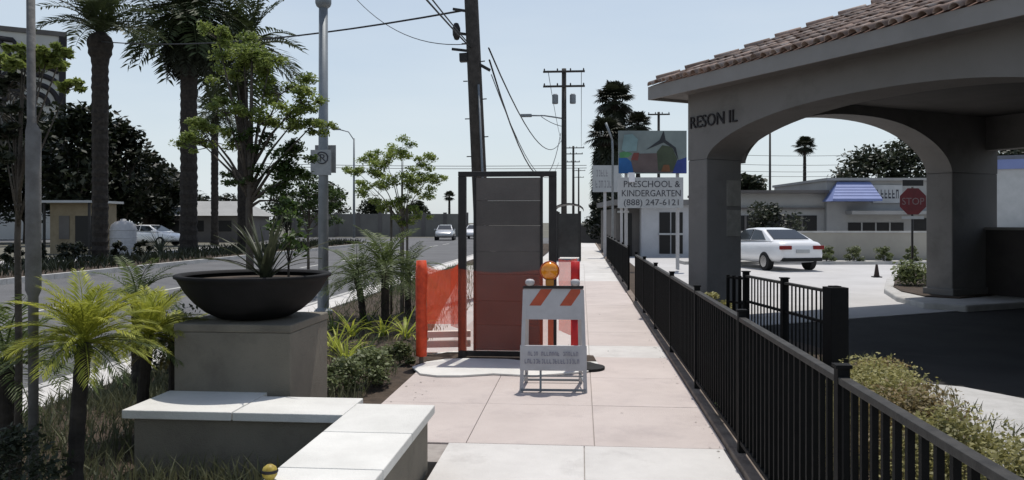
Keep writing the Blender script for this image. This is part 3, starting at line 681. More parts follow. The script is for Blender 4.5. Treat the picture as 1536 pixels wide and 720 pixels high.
for s_ in (-1, 1):
    MB().bar((s_*.30, -.22, 0), (s_*.275, -.03, .95), .035, .022, (0,1,0)).build('leg', M_white, bc)
    MB().bar((s_*.27, .24, 0), (s_*.25, .02, .95), .035, .022, (0,1,0)).build('leg', M_white, bc)
    MB().bar((s_*.285, -.2, .1), (s_*.26, .21, .1), .012, .012).build('side_brace', M_steel, bc)
    MB().bar((s_*.12, -.195, .0), (s_*.12, -.155, .21), .02, .015, (0,1,0)).build('leg', M_steel, bc) if s_ == -1 else None
MB().bar((-.305,-.225,.025),(.305,-.225,.025),.02,.02).build('foot_bar', M_steel, bc); MB().bar((-.28,.235,.03),(.28,.235,.03),.02,.02).build('foot_bar', M_steel, bc)
MB().bar((-.29,-.19,.15),(.29,-.19,.15),.012,.012).build('cross_bar', M_steel, bc)
def bpanel(name, z0, z1, hw, y0):
    a_, b_ = -.235+.20*z0/.97, -.235+.20*z1/.97
    return MB().hexa([(-hw,a_,z0),(hw,a_,z0),(hw,a_+.02,z0),(-hw,a_+.02,z0),(-hw,b_,z1),(hw,b_,z1),(hw,b_+.02,z1),(-hw,b_+.02,z1)]).build(name, M_white, bc, bevel=.003), a_, b_
tp, a1, b1 = bpanel('top_panel', .67, .96, .285, 0)
for x in (-.17, .12):
    MB().add([(x-.06,a1-.001+.02*.0+.2*.13/.97*.0-.0015+.2*(.80-.67)/.97,.80),(x+.05,a1-.0025+.2*(.80-.67)/.97,.80),(x+.16,b1-.0025,.955),(x+.05,b1-.0025,.955)],[(0,1,2,3)]).build('stripe', M_stripe, tp)
lp2, a2, b2_ = bpanel('lower_panel', .20, .43, .315, 0)
gp = mat('faded_print', (.20,.20,.26),(.30,.30,.34),30,.7)
glyphs(lp2, -.24, .24, .335, .04, a2+.2*(.335-.2)/.97-.002, 19, gp); glyphs(lp2, -.27, .25, .265, .042, a2+.2*(.265-.2)/.97-.002, 20, gp)
MB().bar((-.29,-.035,.975),(.29,-.035,.975),.03,.025).build('top_bar', M_dark, bc)
for x in (-.225, .21): MB().lathe([(0,0),(.03,0),(.045,.02),(.045,.045),(.03,.06),(0,.065)], 16, (x,-.03,.988)).build('bolt_cap', M_white, bc, smooth=True)
lb = MB().box(-.075,.005,-.055,.01,.988,1.05).build('lamp_base', mat('lamp_base',(.45,.20,.03),(.3,.13,.02),9,.6), bc, bevel=.01)
m = MB()
for ring in range(9):
    a_ = math.pi*ring/8; 
    for j in range(20):
        b_ = 2*math.pi*j/20; m.v.append((-.035+.085*math.sin(a_)*math.cos(b_), -.025-.05*math.cos(a_), 1.13+.085*math.sin(a_)*math.sin(b_)))
for i in range(8):
    for j in range(20): m.f.append((i*20+j, i*20+(j+1)%20, (i+1)*20+(j+1)%20, (i+1)*20+j))
m.build('lamp_lens', M_amber, bc, smooth=True)
MB().tube([(-.035+.088*math.cos(2*math.pi*k/20), -.02, 1.13+.088*math.sin(2*math.pi*k/20)) for k in range(21)], .008, 6).build('lamp_rim', M_stripe, bc, smooth=True)

# ------------------------------------------------------------------ poles, lamps, cables
def pole(name, label, base, h, r0, r1, m, cat='utility pole'):
    t = thing(name, label, cat, base); MB().tube([(0,0,0),(0,0,h*.5),(0,0,h)], [r0,(r0+r1)/2,r1], 14).build('shaft', m, t, smooth=True); return t
b1p = GD(727, 17); t = pole('utility_pole', 'near dark wooden utility pole rising behind the brown panel', b1p, 12, .165, .13, M_wood)
t.rotation_euler = (0, R(-2.6), 0)
for z, ln in ((5.25, .34), (5.6, .3), (6.1, .28)):
    MB().bar((-.12,-.02,z),(-.12-ln,-.02,z+.06),.05,.05).build('bracket', M_dark, t)
MB().lathe([(0,-.2),(.05,-.18),(.085,-.08),(.085,.06),(.05,.16),(0,.18)],14,(-.34,-.05,5.68)).build('cable_box', M_dark, t, smooth=True)
MB().bar((.1,-.05,4.95),(.34,-.05,4.8),.06,.06).build('bracket', M_dark, t)
MB().box(-.3,-.12,-.1,.06,5.02,5.2).build('junction_box', M_dark, t, bevel=.01)
MB().tube([(.09,-.15,.2),(.09,-.14,4.5)],.025,8).build('conduit', M_steel, t, smooth=True)
for k in range(8): MB().bar((-.15 if k%2 else .15,-.05,2.6+k*.4),(-.24 if k%2 else .24,-.07,2.6+k*.4),.02).build('step', M_dark, t)
def xpole(label, px, d, ytop, r0, arms, group='far utility poles'):
    b = GD(px, d); H = CH + (HY-ytop)/F*d
    t = pole('utility_pole', label, b, H, r0, r0*.75, M_wood); t['group'] = group
    for (ya, hw) in arms:
        z = CH + (HY-ya)/F*d
        MB().bar((-hw,-.16,z),(hw,-.16,z),.1,.12).build('crossarm', M_wood, t)
        for k in range(4):
            x = -hw+.08 + (2*hw-.16)*k/3
            MB().lathe([(0,.055),(.035,.06),(.05,.12),(.03,.2),(0,.21)],8,(x,-.16,z)).build('insulator', M_dark, t)
    return t, b
t2, b2p = xpole('tall utility pole with two crossarms and hanging transformers', 846, 50, 103, .19, ((108,1.3),(130,1.3)))
zt2 = CH+(HY-148)/F*50
for s_ in (-1, 1): MB().lathe([(0,-.33),(.17,-.33),(.19,-.28),(.19,.2),(.12,.28),(0,.3)],14,(s_*.55,-.1,zt2)).build('transformer', M_steel, t2)
MB().tube([(0,0,CH+(HY-178)/F*50),(-1.2,-.6,CH+(HY-175)/F*50),(-2.0,-1.0,CH+(HY-176)/F*50)], .045, 8).build('lamp_arm', M_steel, t2, smooth=True)
MB().box(-2.65,-1.95,-1.2,-.85,CH+(HY-178)/F*50,CH+(HY-175)/F*50+.05).build('lamp_head', M_steel, t2, bevel=.04)
xpole('distant utility pole with crossarms right of the tall crossarm pole', 860, 110, 219, .19, ((222,1.5),(231,1.3),(243,.9)))
xpole('more distant thin utility pole beside the sidewalk vanishing point', 868, 170, 252, .2, ((256,1.4),(266,1.1)))
xpole('distant utility pole peeking above the painted sign board', 988, 70, 168, .15, ((172,.95),))
t4, b4p = xpole('thin distant utility pole seen through the arch', 1155, 80, 200, .13, ())
def wire(label, pts, r, sag=.0, n=16):
    A, B = Vector(pts[0]), Vector(pts[-1]); P = []
    for k in range(n+1):
        q = k/n; p = A.lerp(B, q); p.z -= sag*4*q*(1-q); P.append(p - A)
    o = MB().tube(P, r, 5).build('power_cable', M_wire, None, A, smooth=True)
    return tag(o, label, 'cable', 'overhead cables')
wire('thick cable crossing the sky leftwards from the near pole', (PD(693,16,17), PD(150,62,32)), .022, .35)
wire('cable from the near pole bracket running up out of frame', (PD(706,72,17), PD(560,-92,9.2)), .016, .02)
wire('second cable from the near pole passing above the camera', (PD(700,62,16.9), PD(618,-40,11)), .013, .02)
wire('sagging thin cable meeting the near pole from upper left', (PD(702,66,17), PD(520,-18,24)), .010, .5)
wire('heavy cable from the near pole towards the crossarm pole', (PD(733,72,17), PD(841,212,50)), .018, 1.2)
wire('lower cable from the near pole towards the crossarm pole', (PD(734,90,17), PD(841,200,50)), .020, 2.6)
wire('thin slack cable hanging right of the near pole', (PD(737,112,17), PD(838,244,50)), .011, 1.5)
wire('thin cable running from crossarm pole past the lamp arm', (PD(812,175,49), PD(846,190,50)), .02, .1)
wire('upper crossarm cable leading to the distant pole', (PD(822,106,50), PD(845,222,110)), .02, .6)
wire('outer crossarm cable leading to the distant pole', (PD(872,106,50), PD(872,222,110)), .02, .6)
for k, y in enumerate((248, 252)): wire(['upper thin horizontal cable over the far street', 'lower thin horizontal cable over the far street'][k], (PD(380,y-3,95), PD(880,y,95)), .035, .2)
for k, y in enumerate((232, 246, 256, 263)): wire('%s of the thin cables seen through the arch' % ['topmost','second','third','lowest'][k], (PD(1090,y,80), PD(1420,y-6,80)), .022, .3)
# near street lamp pole with signs
b = G(485, 470); t = thing('street_lamp', 'grey steel street lamp pole carrying a parking sign', 'lamp post', (b.x, b.y, 0), YAW)
MB().tube([(0,0,0),(0,0,5.35)], [.092,.078], 18).build('shaft', M_steel, t, smooth=True)
MB().lathe([(0,0),(.16,0),(.16,.05),(.10,.10),(.10,.4),(.0,.4)],18).build('base', M_steel, t)
MB().lathe([(.075,5.34),(.12,5.38),(.14,5.43),(.14,5.5),(.09,5.54),(.07,5.6),(.06,8.6),(0,8.62)],18).build('upper_shaft', M_steel, t, smooth=True)
MB().tube([(0,0,8.5),(-.8,0,8.9),(-2.0,0,9.0)], .04, 8).build('lamp_arm', M_steel, t, smooth=True); MB().box(-2.7,-1.95,-.14,.14,8.93,9.08).build('lamp_head', M_steel, t, bevel=.04)
zs_ = CH+(HY-240)/F*b.length
SG = mat('sign_back', (.30,.30,.30),(.22,.22,.22),9,.6)
s1_ = MB().box(-.20,.16,-.10,-.092,zs_-.30,zs_+.14).build('parking_sign', mat('sign_face_grey',(.36,.37,.37),(.28,.29,.29),9,.6), t, bevel=.002)
MB().tube([(-.0+.1*math.cos(2*math.pi*k/24),-.104,zs_+.0+.1*math.sin(2*math.pi*k/24)) for k in range(25)], .012, 5).build('ring', M_print, s1_)
text('letter', 'P', .19, M_print, t, (-.05,-.103,zs_-.066), (R(90),0,0), .002)
MB().bar((-.07,-.108,zs_+.07),(.07,-.108,zs_-.07),.018,.004,(0,1,0)).build('slash', M_print, s1_)
MB().box(-.17,.2,.092,.1,zs_-.25,zs_+.24).build('sign_back', SG, t, bevel=.002)
# far street lamps
b = GD(531, 87); t = thing('street_lamp', 'distant thin street lamp with curved arm over the far street', 'lamp post', (b.x, b.y, -.1))
MB().tube([(0,0,0),(0,0,10.8)], [.15,.09], 8).build('shaft', M_steel, t, smooth=True); MB().tube([(0,0,10.6),(-.6,0,11.5),(-1.7,0,11.8)], .06, 6).build('lamp_arm', M_steel, t, smooth=True); MB().box(-2.4,-1.5,-.2,.2,11.72,11.9).build('lamp_head', M_steel, t, bevel=.05)
b = GD(919, 29); t = thing('street_lamp', 'pale thin lamp post with slanted arm left of the signs', 'lamp post', (b.x, b.y, 0))
MB().tube([(0,0,0),(0,0,4.2),(-.02,0,4.6)], [.05,.04,.035], 8).build('shaft', M_steel, t, smooth=True); MB().tube([(0,0,4.55),(-.25,0,5.2)], [.035,.045], 8).build('lamp_head', M_steel, t, smooth=True)
# ------------------------------------------------------------------ school signs and building
d = 27.0
def Z(y, d): return CH + (HY-y)/F*d
def X_(a, b, d): return (b-a)/F*d
b = GD(928, d); t = thing('painted_sign', 'painted picture board of a house with blue lower corners', 'sign', (b.x, b.y, 0), YAW)
wd = X_(928, 1030, d); z0, z1 = Z(260, d), Z(196, d)
MB().box(0, wd, 0, .12, z0, z1).build('board', mat('board_grey_green',(.22,.26,.25),(.16,.19,.19),1.2,.7), t)
def fl(name, pts, c, k):
    MB().add([(x*wd, -.003*k, z0+(z1-z0)*z) for x, z in pts], [tuple(range(len(pts)))]).build(name, mat('paint_%d' % k, c, tuple(q*.7 for q in c), 2, .7), t)
fl('painted_patch', [(.0,.0),(.22,.0),(.24,.2),(.12,.36),(.0,.36)], (.03,.13,.34), 1)
fl('painted_patch', [(.78,.0),(1,.0),(1,.38),(.86,.30)], (.05,.08,.28), 2)
fl('painted_patch', [(.22,.02),(.80,.02),(.80,.30),(.70,.48),(.3,.46),(.18,.3)], (.15,.115,.11), 3)
fl('painted_patch', [(.58,.06),(.80,.06),(.86,.34),(.78,.62),(.64,.66),(.56,.5)], (.075,.095,.06), 4)
fl('painted_patch', [(.4,.55),(.6,.78),(.66,1.0),(.69,.78),(.84,.6),(.88,.3),(.80,.58),(.66,.72)], (.04,.045,.05), 5)
fl('painted_patch', [(.02,.36),(.14,.38),(.2,.46),(.1,.52),(.01,.48)], (.10,.28,.12), 6)
fl('painted_patch', [(.18,.32),(.28,.30),(.3,.48),(.22,.48)], (.22,.07,.06), 7)
fl('painted_patch', [(.62,.04),(.76,.04),(.74,.2),(.66,.2)], (.22,.10,.05), 8)
fl('painted_patch', [(.04,.55),(.1,.5),(.26,.52),(.28,.8),(.2,.92),(.08,.9)], (.20,.30,.31), 9)
for q in (.12, .88): MB().box(wd*q-.05, wd*q+.05, .13, .22, 0, z1).build('post', M_white, t)
b = GD(927, d-.35); t = thing('school_sign', 'grey white lettered sign board below the painted picture board', 'sign', (b.x, b.y, 0), YAW)
d2 = d-.35; wd2 = X_(927, 1025, d2); z0, z1 = Z(312, d2), Z(266, d2)
MB().box(0, wd2, 0, .08, z0, z1).build('board', M_signw, t)
hh = z1-z0
text('lettering', 'PRESCHOOL &', hh*.30, M_print, t, (wd2*.08, -.004, z0+hh*.68), (R(90),0,0), .003, width=wd2*.86)
text('lettering', 'KINDERGARTEN', hh*.30, M_print, t, (wd2*.05, -.004, z0+hh*.38), (R(90),0,0), .003, width=wd2*.9)
text('lettering', '(888) 247-6121', hh*.28, M_print, t, (wd2*.08, -.004, z0+hh*.09), (R(90),0,0), .003, width=wd2*.84)
for q in (.06, .93): MB().box(wd2*q-.04, wd2*q+.04, .085, .15, 0, z1).build('post', M_white, t)
lbx = MB().box(0, X_(943,952,d2), -.05, .1, Z(273,d2), Z(259,d2)).build('light_box', mat('light_box_white',(.8,.8,.82),(.75,.75,.78),3,.5), t, (X_(927,943,d2),0,0))
d3 = 36; b = GD(889, d3); t = thing('lettered_sign', 'small grey sign with two lines of lettering before dark palms', 'sign', (b.x, b.y, 0), YAW)
wd3 = X_(889, 931, d3); z0, z1 = Z(288, d3), Z(248, d3)
MB().box(0, wd3, 0, .1, z0, z1).build('board', M_signw, t); hh = z1-z0
fp = mat('worn_print', (.22,.22,.23),(.30,.30,.31),9,.7)
glyphs(t, wd3*.12, wd3*.92, z0+hh*.58, hh*.25, -.001, 9, fp); glyphs(t, wd3*.1, wd3*.8, z0+hh*.16, hh*.27, -.001, 7, fp)
MB().box(wd3*.4, wd3*.5, .11, .2, 0, z0+.3).build('post', M_white, t)
r, L, X = broot('school_building', 'pale school building with dark windows beneath the signs', 'building', 926, 1075, 38)
bp('wall', M_bldd, 0, X(962), .5, 7, 0, Z(310,38)); bp('wall', mat('school_wall',(.50,.51,.53),(.42,.43,.45),1,.9), X(962)+.002, L, 0, 7, 0, Z(305,38))
bp('roof', M_roofg, -.2, L+.2, -.4, 7.3, Z(305,38)+.002, Z(305,38)+.25)
for x0, x1 in ((989, 1005), (1007, 1024)):
    for za, zb in ((347, 316), (378, 350)):
        wn = bp('window', M_open, X(x0), X(x1), -.03, -.002, Z(za,38), Z(zb,38)); 
    bp('sill', M_signw, X(x0)-.05, X(x1)+.03, -.16, -.002, Z(347,38)-.09, Z(347,38)-.005)
bp('door', M_open, X(932), X(950), .45, .498, 0, 2.1); bp('sill', M_signw, X(928), X(945), .3, .498, Z(345,38)+.9, Z(345,38)+1.0)
for k, (px, dd) in enumerate(((957, 24), (1036, 20))):
    pass
# ------------------------------------------------------------------ bus shelter down the sidewalk
b = GD(853, 33); t = thing('bus_shelter', 'small dark bus shelter with rounded roof further along the sidewalk', 'shelter', (b.x, b.y, 0))
sm_g = mat('smoked_glass', (.05,.05,.05),(.03,.03,.03),2,.15)
for x in (-.47,.47):
    for y in (0, 2.4): MB().box(x-.04,x+.04,y-.04,y+.04,0,2.05).build('post', M_dark, t)
MB().box(-.43,.43,-.01,.01,.15,1.95).build('end_pane', sm_g, t); MB().box(-.48,-.46,.05,2.35,.15,1.95).build('side_pane', sm_g, t)
m = MB(); n = 10
for k in range(n+1):
    a_ = math.pi*k/n; x = -.62*math.cos(a_); z = 2.06+.28*math.sin(a_)
    m.v += [(x,-.25,z),(x,2.7,z),(x,2.7,z+.04),(x,-.25,z+.04)]
for k in range(n):
    for j in range(4): m.f.append((4*k+j,4*k+4+j,4*k+4+(j+1)%4,4*k+(j+1)%4))
m.f += [(3,2,1,0),(4*n,4*n+1,4*n+2,4*n+3)]
m.build('roof', M_dark, t); MB().box(-.4,.4,1.2,1.6,.42,.48).build('bench', M_dark, t)
# ------------------------------------------------------------------ far end and left side buildings
r, L, X = broot('block_wall', 'grey block wall closing the far end of the street', 'wall', 440, 700, 90)
bp('wall', mat('far_block',(.20,.19,.17),(.15,.145,.13),.5,.9), 0, L, 0, .3, 0, 2.6)
for k in range(9): bp('pier', M_bldd, L*k/8-.2, L*k/8+.2, -.08, -.002, 0, 2.75)
r, L, X = broot('boundary_hedge_wall', 'dark low wall closing the end of the sidewalk', 'wall', 868, 922, 64)
bp('wall', M_bldd, 0, L, 0, .4, -.05, 1.4); bp('coping', M_bld, -.05, L+.05, -.05, .45, 1.402, 1.5)
r, L, X = broot('low_house', 'low house with grey gabled roof behind the far palms', 'house', 222, 360, 66)
MB().box(0, L, 0, 8, 0, 2.2).build('wall', M_bldd, r)
MB().add([(-.5,-.5,2.2),(L+.5,-.5,2.2),(L+.5,8.5,2.2),(-.5,8.5,2.2),(2.5,4,3.5),(L-1,4,3.5)],[(0,1,5,4),(1,2,5),(2,3,4,5),(3,0,4),(3,2,1,0)]).build('roof', M_bld, r)
for q in (.18,.45,.75): bp('window', M_open, L*q, L*q+1.2, -.03,-.002,.9,1.8)
r, L, X = broot('small_kiosk', 'small tan kiosk with flat pale roof across the street', 'kiosk', 70, 140, 41)
bp('wall', mat('kiosk_tan',(.30,.25,.17),(.22,.18,.12),2,.9), 0, L, .3, 2.4, 0, Z(302,41)); bp('roof', M_signw, -.4, L+.3, -.5, 2.6, Z(302,41)+.002, Z(302,41)+.12)
bp('opening', M_open, L*.55, L*.95, .26,.298,.4,2.0); bp('poster', M_bldd, L*.2, L*.42, .26,.298,.8,2.0)
for x in (.0, L-.1): bp('post', M_dark, x, x+.1, -.35,-.25,0,Z(302,41))
b = GD(185, 42); t = thing('white_tank', 'rounded white tank standing beside the palm across the street', 'tank', (b.x, b.y, -.05))
MB().lathe([(0,0),(.62,0),(.65,.05),(.65,1.25),(.58,1.5),(.4,1.66),(.15,1.72),(.14,1.8),(0,1.82)],24).build('body', M_white, t, smooth=True)
for z in (.4,.8,1.2): MB().lathe([(.651,z),(.67,z+.02),(.67,z+.06),(.651,z+.08)],24).build('rib', M_white, t, smooth=True)
b = GD(98, 80); r = thing('mural_tower', 'tall tower block with black swirling bands rising behind trees', 'building', (b.x, b.y, -.1), YAW + math.atan(670/F))
L = 15.0; kx = 80/F*1.1
def TX(px): return (px-98)*kx
bp('wall', mat('tower_wall',(.55,.54,.50),(.46,.45,.42),.3,.9), -L, 0, 0, 8, 0, Z(54,80)); bp('parapet', M_bldd, -L-.15, .15, -.15, 8.1, Z(54,80)+.002, Z(47,80))
bp('edge_pier', M_letter, -.55, .06, -.12, -.002, 0, Z(54,80))
for k, rr in enumerate((1.0, 1.9, 2.8, 3.7, 4.6)):
    pts = [(TX(64)+rr*math.cos(R(a_)), -.05, Z(158,80)+rr*1.05*math.sin(R(a_))) for a_ in range(-4, 178, 7)]
    MB().tube([p for p in pts if p[0] < -.5 and p[2] < Z(60,80)], .26, 6).build('swirl_band', M_letter, r, smooth=True)
for k in range(6):
    pts = [(TX(-8)+(1.2+k*1.0)*math.cos(R(a_)), -.05, Z(105,80)+(1.2+k*1.0)*math.sin(R(a_))) for a_ in range(-70, 150, 9)]
    MB().tube([p for p in pts if p[0] < TX(52) and p[2] < Z(60,80)], .26, 6).build('swirl_band', M_letter, r, smooth=True)

# ------------------------------------------------------------------ trees
def ptree(label, px, d, blobs, tr, leaf, m, bark, dens=1.0, dark=None, zfork=.9, stems=((0,0),), group=None):
    base = GD(px, d); t = thing('young_tree', label, 'tree', base, YAW, group); k = d/F; BL = []; BD = []
    mb = MB()
    top = max(CH+(HY-b[1])*k for b in blobs); 
    mb.tube([(0,0,-.05),(.01,0,zfork*.5),(-.005,.01,zfork),(.02,0,zfork+(top-zfork)*.55),(.03,0,top-.05)], [tr,tr*.85,tr*.75,tr*.45,tr*.12], 8)
    for i, b in enumerate(blobs):
        x = (b[0]-px)*k; z = CH+(HY-b[1])*k; rr = b[2]*k; y = random.uniform(-.45,.45)*max(.25, abs(x)+.15)
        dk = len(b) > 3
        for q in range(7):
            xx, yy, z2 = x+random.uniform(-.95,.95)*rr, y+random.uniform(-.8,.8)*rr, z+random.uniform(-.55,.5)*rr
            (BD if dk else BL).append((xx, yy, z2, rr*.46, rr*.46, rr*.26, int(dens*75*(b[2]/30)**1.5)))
            mb.tube([(x*.9,y*.9,z-.25*rr),(xx,yy,z2)], [tr*.12, tr*.06], 4)
        zs2 = zfork + (max(z,zfork+.1)-zfork)*random.uniform(.05,.35)
        mb.tube([(.01,0,zs2),(x*.4,y*.4,zs2+(z-zs2)*.5),(x*.9,y*.9,z-.25*rr)], [tr*.42,tr*.28,tr*.12], 5)
    mb.build('trunk', bark, t, smooth=True)
    leafcloud('crown', BL, leaf, m, t, shell=.7, asp=.5)
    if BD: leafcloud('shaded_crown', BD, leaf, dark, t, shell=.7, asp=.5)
    return t
def tree(name, label, base, H, cr, ch, tr, leaf, nl, m, bark=M_trunk, nb=14, group=None, flat=.75, zlow=None, lean=(0,0), cat='tree', blob=.42):
    t = thing(name, label, cat, base, 0, group); zc = H - ch
    mb = MB(); mb.tube([(0,0,-.1),(lean[0]*.3,lean[1]*.3,zc*.5),(lean[0],lean[1],zc+ch*.25)], [tr,tr*.8,tr*.55], 8)
    blobs = []
    for k in range(nb):
        a_ = k*2.4 + random.uniform(-.4,.4); q = random.random()**.5
        z = zc + ch*(.08 + .92*((k+.5)/nb)); prof = math.sin(math.pi*min(1,(z-zc)/ch*.80+.17))
        x, y = cr*q*prof*math.cos(a_)*.8 + lean[0], cr*q*prof*math.sin(a_)*.8 + lean[1]
        rr = cr*blob*random.uniform(.65,1.25); blobs.append((x, y, min(z, H-rr*flat*.6), rr, rr, rr*flat, int(nl/nb*random.uniform(.7,1.3))))
        mb.tube([(lean[0]*.6,lean[1]*.6,zc*.6+ch*.1*(k/nb)), (x*.45+lean[0]*.5,y*.45+lean[1]*.5,(zc+z)/2), (x,y,z)], [tr*.42,tr*.26,tr*.10], 5)
    mb.build('trunk', bark, t, smooth=True)
    leafcloud('crown', blobs, leaf, m, t, shell=.55)
    return t
LT = [(-40,60,9.0,4.6,'leftmost dark broad tree behind the tan kiosk'),(40,63,10.6,4.8,'dark broad tree before the mural tower'),(112,57,9.8,4.2,'tall dark tree right of the mural tower'),(178,60,9.0,3.6,'dark tree behind the white tank'),(222,66,7.0,3.0,'smaller dark tree above the grey roofed house'),(252,80,6.8,3.2,'low dark tree at the right end of the dark grove')]
for (px, dd, h, c_, lab) in LT: tree('broad_tree', lab, GD(px, dd, -.1), h, c_, h*.80, .3, .5, 5200, L_dark, group='dark trees across the street', nb=20)
for (px, dd, h, c_, lab) in ((430,95,4.6,3.0,'round dark tree left of the far street lamp'),(490,98,6.4,3.4,'taller dark tree behind the far street lamp'),(560,99,4.4,2.8,'low tree above the far block wall'),(625,101,4.2,2.6,'low tree at the right of the far block wall'),(340,90,4.6,2.8,'low dark tree behind the grey roofed house'),(300,88,4.2,2.6,'low dark tree left behind the roofed house')):
    tree('broad_tree', lab, GD(px, dd, -.1), h, c_, h*.8, .2, .45, 2200, L_dark2, group='trees at the far street end', nb=12)
for (px, dd, h, c_, lab) in ((1300,60,7.1,3.6,'left dark tree behind the blue awning'),(1365,58,7.6,3.4,'right dark tree behind the shop sign'),(1528,50,7.0,3.4,'dark tree above the blue roof edge'),(1120,48,4.4,1.6,'small dark tree beside the arch pillar')):
    tree('broad_tree', lab, GD(px, dd, -.1), h, c_, h*.75, .25, .38, 4200, L_dark2, group='trees beyond the lot', nb=16)
tree('dark_bush', 'big dark bush in front of the low shop left end', GD(1150, 40, -.08), 2.6, 1.7, 2.4, .1, .22, 2600, L_dark2, nb=10, cat='bush')
for k, px in enumerate((1240, 1281, 1326, 1366)):
    tree('low_shrub', '%s small dark shrub along the foot of the tan wall' % ['leftmost','second','third','rightmost'][k], GD(px, 31.6, .0), .62, .42, .6, .03, .09, 900, L_shrub, nb=6, group='shrubs at the tan wall', cat='shrub')
# young street trees
ptree('young light green street tree with stakes beyond the small palms', 602, 14.2, [(602,222,26),(575,236,22),(556,246,26),(536,256,18),(628,240,22),(646,262,22),(592,258,30),(618,268,26),(566,288,26),(545,280,16),(622,296,26),(592,300,26),(608,326,20),(632,318,16)], .03, .05, L_young, M_young, 2.8, zfork=1.3)
bt = GD(600, 14.2)
for k, dx in enumerate((-.13, .02, .14)):
    o = MB().tube([(0,0,0),(.0,0,1.9)], .022, 7).build('tree_stake', M_stake, None, (bt.x+dx, bt.y+(-.12,.14,-.05)[k], -.02), smooth=True); tag(o, '%s thin dark stake around the young light green tree' % ['left','middle','right'][k], 'stake', 'tree stakes')
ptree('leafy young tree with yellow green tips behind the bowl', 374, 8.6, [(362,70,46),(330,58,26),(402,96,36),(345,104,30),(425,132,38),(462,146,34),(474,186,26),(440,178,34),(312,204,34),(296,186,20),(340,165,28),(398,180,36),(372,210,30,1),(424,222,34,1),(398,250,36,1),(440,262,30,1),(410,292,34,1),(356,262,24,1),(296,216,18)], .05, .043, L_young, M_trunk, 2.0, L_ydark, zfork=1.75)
ptree('small dark green tree beside the lamp pole beyond the bowl', 462, 19, [(480,284,30),(455,300,28),(500,296,24),(472,262,20),(442,284,20),(498,322,22),(470,320,26),(440,316,20)], .04, .085, L_ydark, M_trunk, 1.2, zfork=1.2)
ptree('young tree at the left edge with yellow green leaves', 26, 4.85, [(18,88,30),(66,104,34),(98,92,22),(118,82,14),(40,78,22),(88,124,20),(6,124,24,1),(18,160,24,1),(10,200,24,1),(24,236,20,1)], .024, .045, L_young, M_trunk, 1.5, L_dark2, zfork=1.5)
pp = GD(50, 4.6)
t = thing('tree_pole', 'tall grey support pole standing among plants at left edge', 'pole', (pp.x, pp.y, -.03))
MB().tube([(0,0,0),(0,0,1.2),(0,0,1.24),(0,0,2.15),(-.01,0,2.2),(-.02,0,3.4)], [.027,.027,.042,.040,.024,.022], 12).build('shaft', mat('pole_grey',(.17,.165,.16),(.11,.105,.10),10,.8,.3,30), t, smooth=True)

# ------------------------------------------------------------------ palms
def feather(name, m, th0, droop, nst=20, w=.33, lw_=.035, Lf=1.0, fwd=.55):
    mb = MB(); P = []; p = Vector((0,0,0)); a_ = R(th0); N = 24
    for k in range(N+1):
        P.append((p.copy(), a_)); a2_ = a_ - R(droop)/N; a_ = a2_; p = p + Vector((math.cos(a_),0,math.sin(a_)))*(Lf/N)
    mb.tube([q[0] for q in P[::3]], [.014*(1-.8*i/8) for i in range(len(P[::3]))], 4)
    for k in range(nst):
        q = .16 + .84*k/(nst-1); p_, an = P[min(N, int(q*N))]; ll = w*(.35+.65*math.sin(math.pi*min(.96,.18+.78*q)))
        fw = Vector((math.cos(an),0,math.sin(an))); up_ = Vector((-math.sin(an),0,math.cos(an)))
        for s_ in (-1,1):
            dr = (fw*fwd*random.uniform(.85,1.2) + Vector((0,s_*.85,0)) + up_*random.uniform(.05,.3)).normalized(); sd = dr.cross(up_).normalized()*lw_*.5
            tip = p_+dr*ll - Vector((0,0,ll*.18)); md = p_+dr*ll*.5
            mb.add([p_-sd*.5, md-sd, tip, md+sd], [(0,1,2,3)])
    return mb.mesh(name, m)
def fan(name, m, th0, nb=15):
    mb = MB(); a_ = R(th0); e = Vector((math.cos(a_),0,math.sin(a_)))*.5
    mb.tube([(0,0,0), e*.6+Vector((0,0,.02)), e], [.014,.011,.008], 4)
    fw = Vector((math.cos(a_),0,math.sin(a_))); up_ = Vector((-math.sin(a_),0,math.cos(a_)))
    for k in range(nb):
        b_ = R(-115 + 230*k/(nb-1)); dr = fw*math.cos(b_) + Vector((0,1,0))*math.sin(b_); sd = dr.cross(up_).normalized()*.045
        md = e+dr*.33; tip = e+dr*random.uniform(.48,.58) - Vector((0,0,.12)); mb.add([e, md-sd, tip, md+sd], [(0,1,2,3)])
    return mb.mesh(name, m)
